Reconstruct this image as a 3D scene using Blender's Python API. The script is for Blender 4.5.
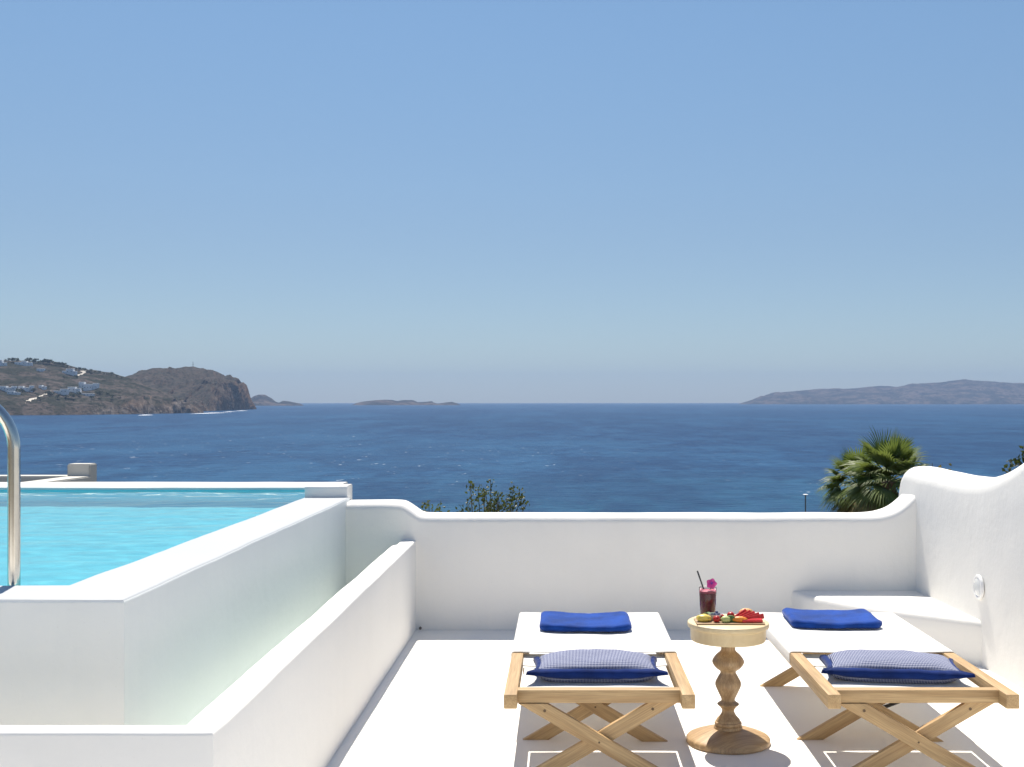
import bpy, bmesh, math, random
from mathutils import Vector, Matrix, noise
random.seed(7)
R = math.radians
for o in list(bpy.data.objects):
    bpy.data.objects.remove(o)
scn = bpy.context.scene
COL = scn.collection

# ------------------------------------------------------------------ camera, sky, sun, exposure
F = 1150.0            # focal length in pixels of the 1024 px wide frame
EYE = 1.5             # eye height above the terrace floor
VX, VY = 562.0, 401.5 # vanishing point of the terrace axis
SEA = -28.5           # sea level
cam = bpy.data.cameras.new('camera')
camo = bpy.data.objects.new('camera', cam); COL.objects.link(camo)
cam.sensor_width = 36.0
cam.lens = 36.0 * F / 1024.0
cam.shift_x = -(VX - 512.0) / 1024.0
cam.shift_y = -(383.5 - VY) / 1024.0
cam.clip_start = 0.05; cam.clip_end = 90000
camo.location = (0, 0, EYE); camo.rotation_euler = (R(90), 0, 0)
scn.camera = camo

SUN_DIR = Vector((-0.09, 0.46, 1.0)).normalized()     # towards the sun: high, beyond the parapet, a little left
el = math.asin(SUN_DIR.z)
az = math.atan2(SUN_DIR.x, SUN_DIR.y)                 # from +Y towards +X
w = bpy.data.worlds.new('World'); scn.world = w; w.use_nodes = True
nt = w.node_tree; nt.nodes.clear()
wo = nt.nodes.new('ShaderNodeOutputWorld'); bg = nt.nodes.new('ShaderNodeBackground')
sky = nt.nodes.new('ShaderNodeTexSky'); sky.sky_type = 'NISHITA'; sky.sun_disc = False
sky.sun_elevation = el; sky.sun_rotation = az
sky.altitude = 0; sky.air_density = 1.0; sky.dust_density = 0.25; sky.ozone_density = 3.0
bg.inputs[1].default_value = 0.069
tint = nt.nodes.new('ShaderNodeMix'); tint.data_type = 'RGBA'; tint.blend_type = 'MULTIPLY'; tint.inputs[0].default_value = 1.0
tint.inputs[7].default_value = (0.96, 1.05, 1.12, 1)
nt.links.new(sky.outputs[0], tint.inputs[6])
tc = nt.nodes.new('ShaderNodeTexCoord'); sp = nt.nodes.new('ShaderNodeSeparateXYZ'); nt.links.new(tc.outputs['Generated'], sp.inputs[0])
cr = nt.nodes.new('ShaderNodeValToRGB'); cr.color_ramp.interpolation = 'B_SPLINE'
stops = [(0.0, (.435, .445, .470)), (0.09, (.425, .408, .412)), (0.18, (.480, .446, .425)), (0.34, (.575, .585, .535)), (0.6, (.5, .5, .5))]
while len(cr.color_ramp.elements) < len(stops): cr.color_ramp.elements.new(0.5)
for e_, (p_, c_) in zip(cr.color_ramp.elements, stops): e_.position = p_; e_.color = (*c_, 1)
nt.links.new(sp.outputs[2], cr.inputs[0])
t2 = nt.nodes.new('ShaderNodeMix'); t2.data_type = 'RGBA'; t2.blend_type = 'MULTIPLY'; t2.inputs[0].default_value = 1.0
nt.links.new(tint.outputs[2], t2.inputs[6]); nt.links.new(cr.outputs[0], t2.inputs[7])
t3 = nt.nodes.new('ShaderNodeVectorMath'); t3.operation = 'SCALE'; t3.inputs['Scale'].default_value = 2.0
nt.links.new(t2.outputs[2], t3.inputs[0]); nt.links.new(t3.outputs[0], bg.inputs[0]); nt.links.new(bg.outputs[0], wo.inputs[0])

sl = bpy.data.lights.new('sun', 'SUN'); sl.energy = 5.0; sl.angle = R(0.53); sl.color = (1.0, 0.93, 0.82)
so = bpy.data.objects.new('sun', sl); COL.objects.link(so)
so.rotation_euler = SUN_DIR.to_track_quat('Z', 'Y').to_euler()
so.location = (0, 0, 30)
sl.cycles.is_caustics_light = True

scn.view_settings.view_transform = 'Standard'; scn.view_settings.look = 'None'
scn.view_settings.gamma = 1.0; scn.view_settings.use_curve_mapping = False
scn.view_settings.exposure = 0.48
scn.render.engine = 'CYCLES'
cy = scn.cycles
cy.max_bounces = 16; cy.diffuse_bounces = 8; cy.glossy_bounces = 4; cy.transmission_bounces = 8
cy.transparent_max_bounces = 12; cy.volume_bounces = 1
cy.use_denoising = True
cy.sample_clamp_indirect = 8.0

# ------------------------------------------------------------------ helpers
def X(px, Y): return (px - VX) * Y / F
def Z(py, Y): return EYE - (py - VY) * Y / F

def tag(o, label=None, cat=None, group=None, kind=None):
    if label: o['label'] = label
    if cat: o['category'] = cat
    if group: o['group'] = group
    if kind: o['kind'] = kind
    return o

def empty(name, loc=(0, 0, 0), rz=0.0, label=None, cat=None, group=None):
    o = bpy.data.objects.new(name, None); COL.objects.link(o)
    o.empty_display_size = 0.1
    o.location = loc; o.rotation_euler = (0, 0, rz)
    return tag(o, label, cat, group)

def obj(name, bm, mat, parent=None, smooth=True, angle=35, loc=None, rz=0.0):
    me = bpy.data.meshes.new(name)
    bmesh.ops.recalc_face_normals(bm, faces=bm.faces)
    bm.to_mesh(me); bm.free()
    for m in (mat if isinstance(mat, (list, tuple)) else [mat]):
        me.materials.append(m)
    if smooth:
        me.shade_smooth()
        me.set_sharp_from_angle(angle=R(angle))
    o = bpy.data.objects.new(name, me); COL.objects.link(o)
    if parent: o.parent = parent
    if loc: o.location = loc
    o.rotation_euler.z = rz
    return o

def fbm(p, octv=4, lac=2.1, h=0.9):
    return noise.fractal(Vector(p), h, lac, octv)

def grain_layer(bm):
    return bm.verts.layers.float_vector.get('grain') or bm.verts.layers.float_vector.new('grain')

def bar(bm, p0, p1, w, t, side=(0, 1, 0), bev=0.003, cut=None, seg=2):
    """A wooden bar from p0 to p1, width w across, thickness t along `side`, its grain running lengthwise."""
    p0, p1 = Vector(p0), Vector(p1)
    ax = (p1 - p0); L = ax.length; ax.normalize()
    s = Vector(side).normalized(); s = (s - ax * s.dot(ax)).normalized()
    u = ax.cross(s)
    b = bmesh.new()
    bmesh.ops.create_cube(b, size=1.0)
    mat = Matrix(((ax.x, u.x, s.x, 0), (ax.y, u.y, s.y, 0), (ax.z, u.z, s.z, 0), (0, 0, 0, 1)))
    mid = (p0 + p1) / 2
    for v in b.verts:
        v.co = Vector((v.co.x * L, v.co.y * w, v.co.z * t))
    M = Matrix.Translation(mid) @ mat
    if cut:
        for (co, no) in cut:
            inv = M.inverted()
            c = inv @ Vector(co); n = (inv.to_3x3() @ Vector(no)).normalized()
            r = bmesh.ops.bisect_plane(b, geom=b.verts[:] + b.edges[:] + b.faces[:], plane_co=c, plane_no=n, clear_outer=True)
            ed = [e for e in r['geom_cut'] if isinstance(e, bmesh.types.BMEdge)]
            bmesh.ops.contextual_create(b, geom=ed)
    if bev:
        bmesh.ops.bevel(b, geom=b.edges[:], offset=bev, segments=seg, affect='EDGES', profile=0.6)
    gl = grain_layer(bm)
    off = Vector((random.uniform(0, 9), random.uniform(0, 9), random.uniform(0, 9)))
    vm = {}
    for v in b.verts:
        nv = bm.verts.new(M @ v.co); nv[gl] = v.co + off; vm[v] = nv
    for f in b.faces:
        try: bm.faces.new([vm[v] for v in f.verts])
        except ValueError: pass
    b.free()

def box(bm, x0, x1, y0, y1, z0, z1, bev=0.0, seg=2):
    b = bmesh.new(); bmesh.ops.create_cube(b, size=1.0)
    for v in b.verts:
        v.co = Vector(((x0 + x1) / 2 + v.co.x * (x1 - x0), (y0 + y1) / 2 + v.co.y * (y1 - y0), (z0 + z1) / 2 + v.co.z * (z1 - z0)))
    if bev: bmesh.ops.bevel(b, geom=b.edges[:], offset=bev, segments=seg, affect='EDGES')
    merge(bm, b)

def merge(bm, b, M=None, mi=None):
    vm = {v: bm.verts.new((M @ v.co) if M else v.co) for v in b.verts}
    for f in b.faces:
        nf = bm.faces.new([vm[v] for v in f.verts])
        nf.material_index = f.material_index if mi is None else mi
    b.free()

def tube(bm, pts, r, n=10, caps=True, r1=None):
    pts = [Vector(p) for p in pts]; rings = []
    prev = None
    for i, p in enumerate(pts):
        t = (pts[min(i + 1, len(pts) - 1)] - pts[max(i - 1, 0)]).normalized()
        a = prev if prev is not None else (Vector((0, 0, 1)) if abs(t.z) < 0.9 else Vector((1, 0, 0)))
        a = (a - t * a.dot(t)).normalized(); b = t.cross(a); prev = a
        rr = r if r1 is None else r + (r1 - r) * i / max(1, len(pts) - 1)
        rings.append([bm.verts.new(p + a * rr * math.cos(q) + b * rr * math.sin(q)) for q in [2 * math.pi * k / n for k in range(n)]])
    for A, B in zip(rings, rings[1:]):
        for k in range(n):
            bm.faces.new((A[k], A[(k + 1) % n], B[(k + 1) % n], B[k]))
    if caps:
        bm.faces.new(rings[0][::-1]); bm.faces.new(rings[-1])

def lathe(bm, prof, n=48, c=(0, 0, 0)):
    rings = []
    for r, z in prof:
        if r < 1e-6: rings.append([bm.verts.new((c[0], c[1], c[2] + z))])
        else: rings.append([bm.verts.new((c[0] + r * math.cos(2 * math.pi * k / n), c[1] + r * math.sin(2 * math.pi * k / n), c[2] + z)) for k in range(n)])
    for A, B in zip(rings, rings[1:]):
        for k in range(n):
            k2 = (k + 1) % n
            if len(A) == 1 and len(B) == 1: continue
            if len(A) == 1: bm.faces.new((A[0], B[k2], B[k]))
            elif len(B) == 1: bm.faces.new((A[k], A[k2], B[0]))
            else: bm.faces.new((A[k], A[k2], B[k2], B[k]))

def smooth_profile(pts, sub=5):
    out = []
    n = len(pts)
    for i in range(n - 1):
        p0 = pts[max(i - 1, 0)]; p1 = pts[i]; p2 = pts[i + 1]; p3 = pts[min(i + 2, n - 1)]
        for k in range(sub):
            t = k / sub
            q = []
            for d in range(2):
                a, b, c, e = p0[d], p1[d], p2[d], p3[d]
                q.append(0.5 * ((2 * b) + (-a + c) * t + (2 * a - 5 * b + 4 * c - e) * t * t + (-a + 3 * b - 3 * c + e) * t ** 3))
            out.append(tuple(q))
    out.append(pts[-1])
    return out

def interp(tab, x):
    if x <= tab[0][0]: return tab[0][1]
    for (a, va), (b, vb) in zip(tab, tab[1:]):
        if x <= b:
            t = (x - a) / (b - a)
            return va + (vb - va) * t
    return tab[-1][1]

def sinterp(tab, x):
    """Catmull style smooth interpolation through a table."""
    n = len(tab)
    if x <= tab[0][0]: return tab[0][1]
    if x >= tab[-1][0]: return tab[-1][1]
    for i in range(n - 1):
        if x <= tab[i + 1][0]:
            x0, y0 = tab[i]; x1, y1 = tab[i + 1]
            m0 = (tab[i + 1][1] - tab[max(i - 1, 0)][1]) / (tab[i + 1][0] - tab[max(i - 1, 0)][0])
            m1 = (tab[min(i + 2, n - 1)][1] - tab[i][1]) / (tab[min(i + 2, n - 1)][0] - tab[i][0])
            h = x1 - x0; t = (x - x0) / h
            return (2*t**3-3*t**2+1)*y0 + (t**3-2*t**2+t)*h*m0 + (-2*t**3+3*t**2)*y1 + (t**3-t**2)*h*m1

def wall_section(z0, z1, r, nz=8, nt=4, na=5, wid=0.3):
    """Section of a plastered wall: offset o in 0..1 of the width, height z; rounded top edges."""
    pts = []
    ro = r / wid
    for k in range(nz): pts.append((0.0, z0 + (z1 - r - z0) * k / nz))
    for k in range(na + 1):
        a = math.pi / 2 * k / na
        pts.append((ro * (1 - math.cos(a)), z1 - r + r * math.sin(a)))
    for k in range(1, nt): pts.append((ro + (1 - 2 * ro) * k / nt, z1))
    for k in range(na + 1):
        a = math.pi / 2 * k / na
        pts.append((1 - ro + ro * math.sin(a), z1 - r + r * math.cos(a)))
    for k in range(nz): pts.append((1.0, z1 - r - (z1 - r - z0) * (k + 1) / nz))
    return pts

def loft_wall(stations, amp=0.004, capends=True, ztop_amp=0.003):
    """stations: list of (P(x,y), N(x,y) width vector, z0, z1, r)"""
    bm = bmesh.new(); rings = []
    for (P, N, z0, z1, r) in stations:
        wid = max(abs(N[0]), abs(N[1]))
        ring = []
        for (o, z) in wall_section(z0, z1, r, wid=wid):
            p = Vector((P[0] + N[0] * o, P[1] + N[1] * o, z))
            if z > z0 + 0.01:
                n1 = fbm((p.x * 1.7, p.y * 1.7, p.z * 1.7), 3)
                n2 = fbm((p.x * 1.3 + 31, p.y * 1.3, p.z * 1.3), 3)
                n3 = fbm((p.x * 2.1, p.y * 2.1 + 57, p.z * 0.7), 3)
                p += Vector((n1 * amp, n2 * amp, n3 * ztop_amp))
            ring.append(bm.verts.new(p))
        rings.append(ring)
    for A, B in zip(rings, rings[1:]):
        for k in range(len(A) - 1):
            bm.faces.new((A[k], A[k + 1], B[k + 1], B[k]))
        bm.faces.new((A[-1], A[0], B[0], B[-1]))
    if capends:
        bm.faces.new(rings[0]); bm.faces.new(rings[-1])
    return bm

def frange(a, b, step):
    n = max(1, int(round(abs(b - a) / step)))
    return [a + (b - a) * k / n for k in range(n + 1)]

# ------------------------------------------------------------------ materials
def newmat(name):
    m = bpy.data.materials.new(name); m.use_nodes = True
    t = m.node_tree; t.nodes.clear()
    out = t.nodes.new('ShaderNodeOutputMaterial'); p = t.nodes.new('ShaderNodeBsdfPrincipled')
    t.links.new(p.outputs[0], out.inputs[0])
    return m, t, p, out

def nd(t, typ, **kw):
    n = t.nodes.new(typ)
    for k, v in kw.items(): setattr(n, k, v)
    return n

def coords(t, kind='Object', scale=(1, 1, 1), rot=(0, 0, 0)):
    c = nd(t, 'ShaderNodeTexCoord'); m = nd(t, 'ShaderNodeMapping')
    m.inputs['Scale'].default_value = scale; m.inputs['Rotation'].default_value = rot
    t.links.new(c.outputs[kind], m.inputs[0])
    return m.outputs[0]

def nz(t, vec, scale, detail=4, rough=0.55, dist=0.0):
    n = nd(t, 'ShaderNodeTexNoise')
    n.inputs['Scale'].default_value = scale; n.inputs['Detail'].default_value = detail
    n.inputs['Roughness'].default_value = rough; n.inputs['Distortion'].default_value = dist
    if vec is not None: t.links.new(vec, n.inputs['Vector'])
    return n.outputs[0]

def ramp(t, fac, stops, interp_='LINEAR'):
    r = nd(t, 'ShaderNodeValToRGB'); r.color_ramp.interpolation = interp_
    e = r.color_ramp.elements
    while len(e) < len(stops): e.new(0.5)
    for el_, (p, c) in zip(e, stops):
        el_.position = p
        el_.color = (c, c, c, 1) if isinstance(c, (int, float)) else (*c, 1)
    t.links.new(fac, r.inputs[0])
    return r.outputs[0]

def mixc(t, fac, a, b, mode='MIX'):
    m = nd(t, 'ShaderNodeMix', data_type='RGBA', blend_type=mode)
    for s, v in ((0, fac), (6, a), (7, b)):
        if isinstance(v, (int, float)): m.inputs[s].default_value = v
        elif isinstance(v, tuple): m.inputs[s].default_value = (*v, 1)
        else: t.links.new(v, m.inputs[s])
    return m.outputs[2]

def bump(t, p, h, strength=0.3, dist=0.01, prev=None):
    b = nd(t, 'ShaderNodeBump'); b.inputs['Strength'].default_value = strength; b.inputs['Distance'].default_value = dist
    t.links.new(h, b.inputs['Height'])
    if prev is not None: t.links.new(prev, b.inputs['Normal'])
    if p is not None: t.links.new(b.outputs[0], p.inputs['Normal'])
    return b.outputs[0]

def math_(t, op, a, b=None, c=None):
    m = nd(t, 'ShaderNodeMath', operation=op)
    for i, v in enumerate((a, b, c)):
        if v is None: continue
        if isinstance(v, (int, float)): m.inputs[i].default_value = v
        else: t.links.new(v, m.inputs[i])
    return m.outputs[0]

def simple(name, col, rough=0.6, metal=0.0, var=0.12, scale=8, bmp=0.0, bscale=60, bdist=0.002, coat=0.0, sub=0.0):
    m, t, p, o = newmat(name)
    v = coords(t)
    n = nz(t, v, scale, 5)
    lo = tuple(c * (1 - var) for c in col); hi = tuple(min(1, c * (1 + var)) for c in col)
    t.links.new(ramp(t, n, [(0.3, lo), (0.7, hi)]), p.inputs['Base Color'])
    p.inputs['Roughness'].default_value = rough; p.inputs['Metallic'].default_value = metal
    p.inputs['Coat Weight'].default_value = coat
    if sub:
        p.inputs['Subsurface Weight'].default_value = sub; p.inputs['Subsurface Radius'].default_value = (0.01, 0.006, 0.004)
    if bmp: bump(t, p, nz(t, v, bscale, 4), bmp, bdist)
    return m

def plaster(name, col=(0.84, 0.825, 0.79), stain=(0.71, 0.70, 0.665), rough=0.75, streak=0.10, bmp=0.3):
    m, t, p, o = newmat(name)
    v = coords(t)
    big = nz(t, v, 1.1, 5, 0.6)
    vs = coords(t, scale=(7, 7, 0.6))
    st = nz(t, vs, 1.2, 5, 0.6)
    c1 = mixc(t, ramp(t, big, [(0.42, 0.0), (0.75, 0.35)]), col, stain)
    c2 = mixc(t, ramp(t, st, [(0.5, 0.0), (0.8, streak)]), c1, stain)
    fine = nz(t, v, 45, 4, 0.6)
    speck = ramp(t, nz(t, v, 130, 2, 0.5), [(0.70, 0.0), (0.76, 0.18)])
    c3 = mixc(t, speck, c2, (0.5, 0.48, 0.44))
    t.links.new(c3, p.inputs['Base Color'])
    p.inputs['Roughness'].default_value = rough
    p.inputs['Specular IOR Level'].default_value = 0.3
    b1 = bump(t, None, nz(t, coords(t, scale=(1, 1, 1)), 6, 4, 0.6), bmp, 0.012)
    b2 = bump(t, None, nz(t, coords(t, scale=(1, 1, 0.45), rot=(0.3, 0.5, 0.2)), 11, 3, 0.55, 1.5), 0.10, 0.008, b1)
    bump(t, p, fine, 0.12, 0.002, b2)
    return m

def wood(name, light, dark, rough=0.55, fine=0.45):
    m, t, p, o = newmat(name)
    a = nd(t, 'ShaderNodeAttribute'); a.attribute_name = 'grain'
    mp = nd(t, 'ShaderNodeMapping'); mp.inputs['Scale'].default_value = (1.0, 14, 14)
    t.links.new(a.outputs['Vector'], mp.inputs[0])
    g1 = nz(t, mp.outputs[0], 2.2, 6, 0.6, 0.8)
    mp2 = nd(t, 'ShaderNodeMapping'); mp2.inputs['Scale'].default_value = (3.0, 120, 120)
    t.links.new(a.outputs['Vector'], mp2.inputs[0])
    g2 = nz(t, mp2.outputs[0], 2.0, 3, 0.6, 0.3)
    c = ramp(t, g1, [(0.28, dark), (0.5, tuple((x + y) / 2 for x, y in zip(light, dark))), (0.68, light)])
    c = mixc(t, ramp(t, g2, [(0.35, fine), (0.6, 0.0)]), c, tuple(x * 0.6 for x in dark))
    t.links.new(c, p.inputs['Base Color'])
    p.inputs['Roughness'].default_value = rough
    bump(t, p, g2, 0.2, 0.001)
    return m

M = {}
M['plaster'] = plaster('white_plaster')
M['plaster_pool'] = plaster('pool_wall_plaster', (0.83, 0.845, 0.83), (0.72, 0.75, 0.73), 0.4, 0.25)
M['floor'] = plaster('floor_plaster', (0.87, 0.845, 0.80), (0.77, 0.745, 0.70), 0.7, 0.0, 0.2)
M['channel'] = simple('channel_paint', (0.71, 0.82, 0.785), 0.4)
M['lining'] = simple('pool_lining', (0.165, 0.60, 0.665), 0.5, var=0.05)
M['concrete'] = plaster('grey_plaster', (0.60, 0.58, 0.53), (0.48, 0.46, 0.41), 0.85, 0.4)
M['oak'] = wood('oak', (0.61, 0.425, 0.215), (0.39, 0.24, 0.105))
M['table_top'] = wood('pale_oak', (0.78, 0.64, 0.40), (0.69, 0.54, 0.31), 0.5, 0.06)
M['table_leg'] = wood('brown_wood', (0.60, 0.425, 0.235), (0.33, 0.20, 0.095), 0.45)
M['steel'] = simple('polished_steel', (0.66, 0.63, 0.57), 0.16, 1.0, var=0.05, scale=20)
M['black'] = simple('black_metal', (0.02, 0.02, 0.02), 0.4)
M['bolt'] = simple('dark_bolt', (0.12, 0.075, 0.04), 0.5, 0.3)

def fabric(name, col, var=0.06, wscale=500, rough=0.9, trans=0.0, bmp=0.25):
    m, t, p, o = newmat(name)
    v = coords(t)
    n = nz(t, v, 9, 4)
    lo = tuple(c * (1 - var) for c in col); hi = tuple(min(1, c * (1 + var)) for c in col)
    t.links.new(ramp(t, n, [(0.3, lo), (0.7, hi)]), p.inputs['Base Color'])
    p.inputs['Roughness'].default_value = rough
    p.inputs['Specular IOR Level'].default_value = 0.15
    p.inputs['Sheen Weight'].default_value = 0.15
    b1 = bump(t, None, nz(t, v, 14, 4), 0.35, 0.01)
    bump(t, p, nz(t, v, wscale, 2), bmp, 0.002, b1)
    if trans:
        tr = nd(t, 'ShaderNodeBsdfTranslucent'); tr.inputs[0].default_value = (*col, 1)
        mx = nd(t, 'ShaderNodeMixShader'); mx.inputs[0].default_value = trans
        t.links.new(p.outputs[0], mx.inputs[1]); t.links.new(tr.outputs[0], mx.inputs[2]); t.links.new(mx.outputs[0], o.inputs[0])
    return m
M['canvas'] = fabric('white_canvas', (0.80, 0.79, 0.76), 0.03, trans=0.12)
M['towel'] = fabric('blue_towel', (0.006, 0.048, 0.265), 0.35, 380, bmp=0.5)
M['trim'] = fabric('navy_trim', (0.005, 0.022, 0.125), 0.45, 300)

def weave(name):
    m, t, p, o = newmat(name)
    c = nd(t, 'ShaderNodeTexCoord'); s = nd(t, 'ShaderNodeSeparateXYZ'); t.links.new(c.outputs['Object'], s.inputs[0])
    wob = nz(t, c.outputs['Object'], 60, 2)
    fx = math_(t, 'SINE', math_(t, 'ADD', math_(t, 'MULTIPLY', s.outputs[0], 2 * math.pi / 0.0062), math_(t, 'MULTIPLY', wob, 2.0)))
    fy = math_(t, 'SINE', math_(t, 'ADD', math_(t, 'MULTIPLY', s.outputs[1], 2 * math.pi / 0.0105), math_(t, 'MULTIPLY', fx, 1.2)))
    k = math_(t, 'ADD', math_(t, 'MULTIPLY', fx, 0.6), math_(t, 'MULTIPLY', fy, 0.4))
    col = ramp(t, math_(t, 'MULTIPLY_ADD', k, 0.5, 0.5), [(0.30, (0.020, 0.036, 0.13)), (0.64, (0.42, 0.44, 0.54))])
    t.links.new(col, p.inputs['Base Color'])
    p.inputs['Roughness'].default_value = 0.9; p.inputs['Specular IOR Level'].default_value = 0.1
    b = bump(t, None, k, 0.3, 0.002)
    bump(t, p, nz(t, c.outputs['Object'], 12, 3), 0.3, 0.01, b)
    return m
M['weave'] = weave('blue_white_weave')

def water_mat():
    m, t, p, o = newmat('pool_water')
    t.nodes.remove(p)
    v = coords(t)
    h = nz(t, v, 5.5, 3, 0.5, 0.4)
    gl = nd(t, 'ShaderNodeBsdfGlass'); gl.inputs['IOR'].default_value = 1.333; gl.inputs['Roughness'].default_value = 0.0
    gl.inputs[0].default_value = (0.84, 0.985, 1.0, 1)
    b = nd(t, 'ShaderNodeBump'); b.inputs['Strength'].default_value = 0.35; b.inputs['Distance'].default_value = 0.02
    t.links.new(h, b.inputs['Height'])
    t.links.new(gl.outputs[0], o.inputs[0])
    return m
M['water'] = water_mat()

def sea_mat():
    m, t, p, o = newmat('sea_water')
    geo = nd(t, 'ShaderNodeNewGeometry'); s = nd(t, 'ShaderNodeSeparateXYZ'); t.links.new(geo.outputs['Position'], s.inputs[0])
    def mp(sx, sy):
        q = nd(t, 'ShaderNodeMapping'); q.inputs['Scale'].default_value = (sx, sy, 1); t.links.new(geo.outputs['Position'], q.inputs[0]); return q.outputs[0]
    # shallow water near the shore is lighter; patches of wind
    near = math_(t, 'MULTIPLY_ADD', s.outputs[1], 1 / 900.0, -300 / 900.0)
    wob = nz(t, mp(1 / 300.0, 1 / 90.0), 1.0, 4)
    nearw = math_(t, 'ADD', near, math_(t, 'MULTIPLY_ADD', wob, 0.5, -0.25))
    base = ramp(t, nearw, [(0.0, (0.024, 0.104, 0.180)), (0.25, (0.016, 0.070, 0.166)), (0.6, (0.008, 0.042, 0.122)), (1.0, (0.008, 0.038, 0.116))])
    wind = nz(t, mp(1 / 700.0, 1 / 1600.0), 1.0, 5, 0.6)
    base = mixc(t, ramp(t, wind, [(0.35, 0.0), (0.7, 0.45)]), base, (0.018, 0.062, 0.132))
    chop = nz(t, mp(1 / 16.0, 1 / 22.0), 1.0, 5, 0.65)
    base = mixc(t, ramp(t, chop, [(0.38, 0.5), (0.58, 0.0)]), base, (0.004, 0.020, 0.060))
    for (wx, wy, lo, hi, k) in ((5.0, 8.0, .40, .60, .40), (14.0, 26.0, .40, .60, .42), (45.0, 120.0, .40, .60, .40), (170.0, 620.0, .38, .62, .34)):
        g_ = nz(t, mp(1 / wx, 1 / wy), 1.0, 3, 0.6)
        base = mixc(t, ramp(t, g_, [(lo, k), (.5, 0.0)]), base, (0.006, 0.028, 0.085))
        base = mixc(t, ramp(t, g_, [(.5, 0.0), (hi, k)]), base, (0.024, 0.085, 0.175))
    caps = ramp(t, nz(t, mp(1 / 3.2, 1 / 9.0), 1.0, 2, 0.5), [(0.71, 0.0), (0.77, 0.6)])
    capm = ramp(t, nz(t, mp(1 / 160.0, 1 / 500.0), 1.0, 3), [(0.40, 0.0), (0.62, 1.0)])
    cap = math_(t, 'MULTIPLY', caps, capm)
    base = mixc(t, cap, base, (0.75, 0.8, 0.85))
    t.links.new(base, p.inputs['Base Color'])
    p.inputs['Roughness'].default_value = 0.35; p.inputs['IOR'].default_value = 1.333
    p.inputs['Specular IOR Level'].default_value = 0.07
    b1 = bump(t, None, nz(t, mp(1 / 22.0, 1 / 14.0), 1.0, 6, 0.65), 0.9, 2.2)
    bump(t, p, nz(t, mp(1 / 3.0, 1 / 2.5), 1.0, 4, 0.6), 0.7, 0.5, b1)
    return m
M['sea'] = sea_mat()

def rock_mat(name, soil, scrub, rock, s=1.0, green=0.5):
    m, t, p, o = newmat(name)
    geo = nd(t, 'ShaderNodeNewGeometry')
    q = nd(t, 'ShaderNodeMapping'); q.inputs['Scale'].default_value = (s, s, s); t.links.new(geo.outputs['Position'], q.inputs[0])
    v = q.outputs[0]
    n1 = nz(t, v, 1 / 60.0, 6, 0.62); n2 = nz(t, v, 1 / 14.0, 5, 0.65); n3 = nz(t, v, 1 / 160.0, 4, 0.6)
    c = mixc(t, ramp(t, n1, [(0.44, 0.0), (0.56, green)]), soil, scrub)
    c = mixc(t, ramp(t, n2, [(0.48, 0.0), (0.6, 0.85)]), c, tuple(x * 0.55 for x in scrub))
    sn = nd(t, 'ShaderNodeSeparateXYZ'); t.links.new(geo.outputs['Normal'], sn.inputs[0])
    steep = ramp(t, sn.outputs[2], [(0.55, 1.0), (0.86, 0.0)])
    rk = mixc(t, ramp(t, n2, [(0.40, 0.0), (0.58, 1.0)]), tuple(x * 0.2 for x in rock), rock)
    rk = mixc(t, ramp(t, n3, [(0.45, 0.0), (0.65, 0.7)]), rk, (rock[0] * 1.1, rock[1] * 0.85, rock[2] * 0.65))
    c = mixc(t, steep, c, rk)
    t.links.new(c, p.inputs['Base Color'])
    p.inputs['Roughness'].default_value = 0.95; p.inputs['Specular IOR Level'].default_value = 0.05
    b = bump(t, None, nz(t, v, 1 / 30.0, 6, 0.7), 0.9, 12.0 / s)
    bump(t, p, n2, 0.8, 4.0 / s, b)
    return m
M['hill'] = rock_mat('dry_hillside', (0.098, 0.080, 0.070), (0.030, 0.034, 0.022), (0.24, 0.20, 0.17), 1.0, 0.9)
M['dome'] = rock_mat('rocky_headland', (0.085, 0.068, 0.056), (0.045, 0.046, 0.036), (0.17, 0.125, 0.095))
M['far'] = rock_mat('far_island', (0.125, 0.095, 0.078), (0.026, 0.027, 0.022), (0.26, 0.20, 0.155), 0.3, 0.9)
M['slope'] = rock_mat('garden_slope', (0.20, 0.15, 0.10), (0.06, 0.075, 0.03), (0.3, 0.25, 0.2), 20.0)
M['track'] = simple('pale_track', (0.55, 0.50, 0.43), 0.9, scale=0.05)
M['white_house'] = simple('whitewash', (0.78, 0.78, 0.77), 0.8, var=0.04, scale=0.2)
M['window'] = simple('dark_window', (0.03, 0.035, 0.045), 0.3, scale=0.2)
M['foam'] = simple('sea_foam', (0.8, 0.82, 0.84), 0.9, scale=0.1)

def leafmat(name, a, b, scale=3.0, trans=0.25, rough=0.5):
    m, t, p, o = newmat(name)
    v = coords(t)
    col = ramp(t, nz(t, v, scale, 3), [(0.3, a), (0.7, b)])
    t.links.new(col, p.inputs['Base Color']); p.inputs['Roughness'].default_value = rough
    tr = nd(t, 'ShaderNodeBsdfTranslucent'); t.links.new(mixc(t, 0.5, col, (0.2, 0.25, 0.03)), tr.inputs[0])
    mx = nd(t, 'ShaderNodeMixShader'); mx.inputs[0].default_value = trans
    t.links.new(p.outputs[0], mx.inputs[1]); t.links.new(tr.outputs[0], mx.inputs[2]); t.links.new(mx.outputs[0], o.inputs[0])
    return m
M['palm_leaf'] = leafmat('palm_leaf', (0.095, 0.155, 0.040), (0.25, 0.30, 0.10), 1.5, 0.40)
M['palm_dry'] = leafmat('dry_palm_leaf', (0.16, 0.13, 0.05), (0.33, 0.25, 0.12), 2.0, 0.15, 0.8)
M['shrub_leaf'] = leafmat('shrub_leaf', (0.035, 0.055, 0.02), (0.10, 0.115, 0.04), 6.0)
M['dark_leaf'] = leafmat('dark_leaf', (0.018, 0.028, 0.014), (0.05, 0.06, 0.03), 4.0)
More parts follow.
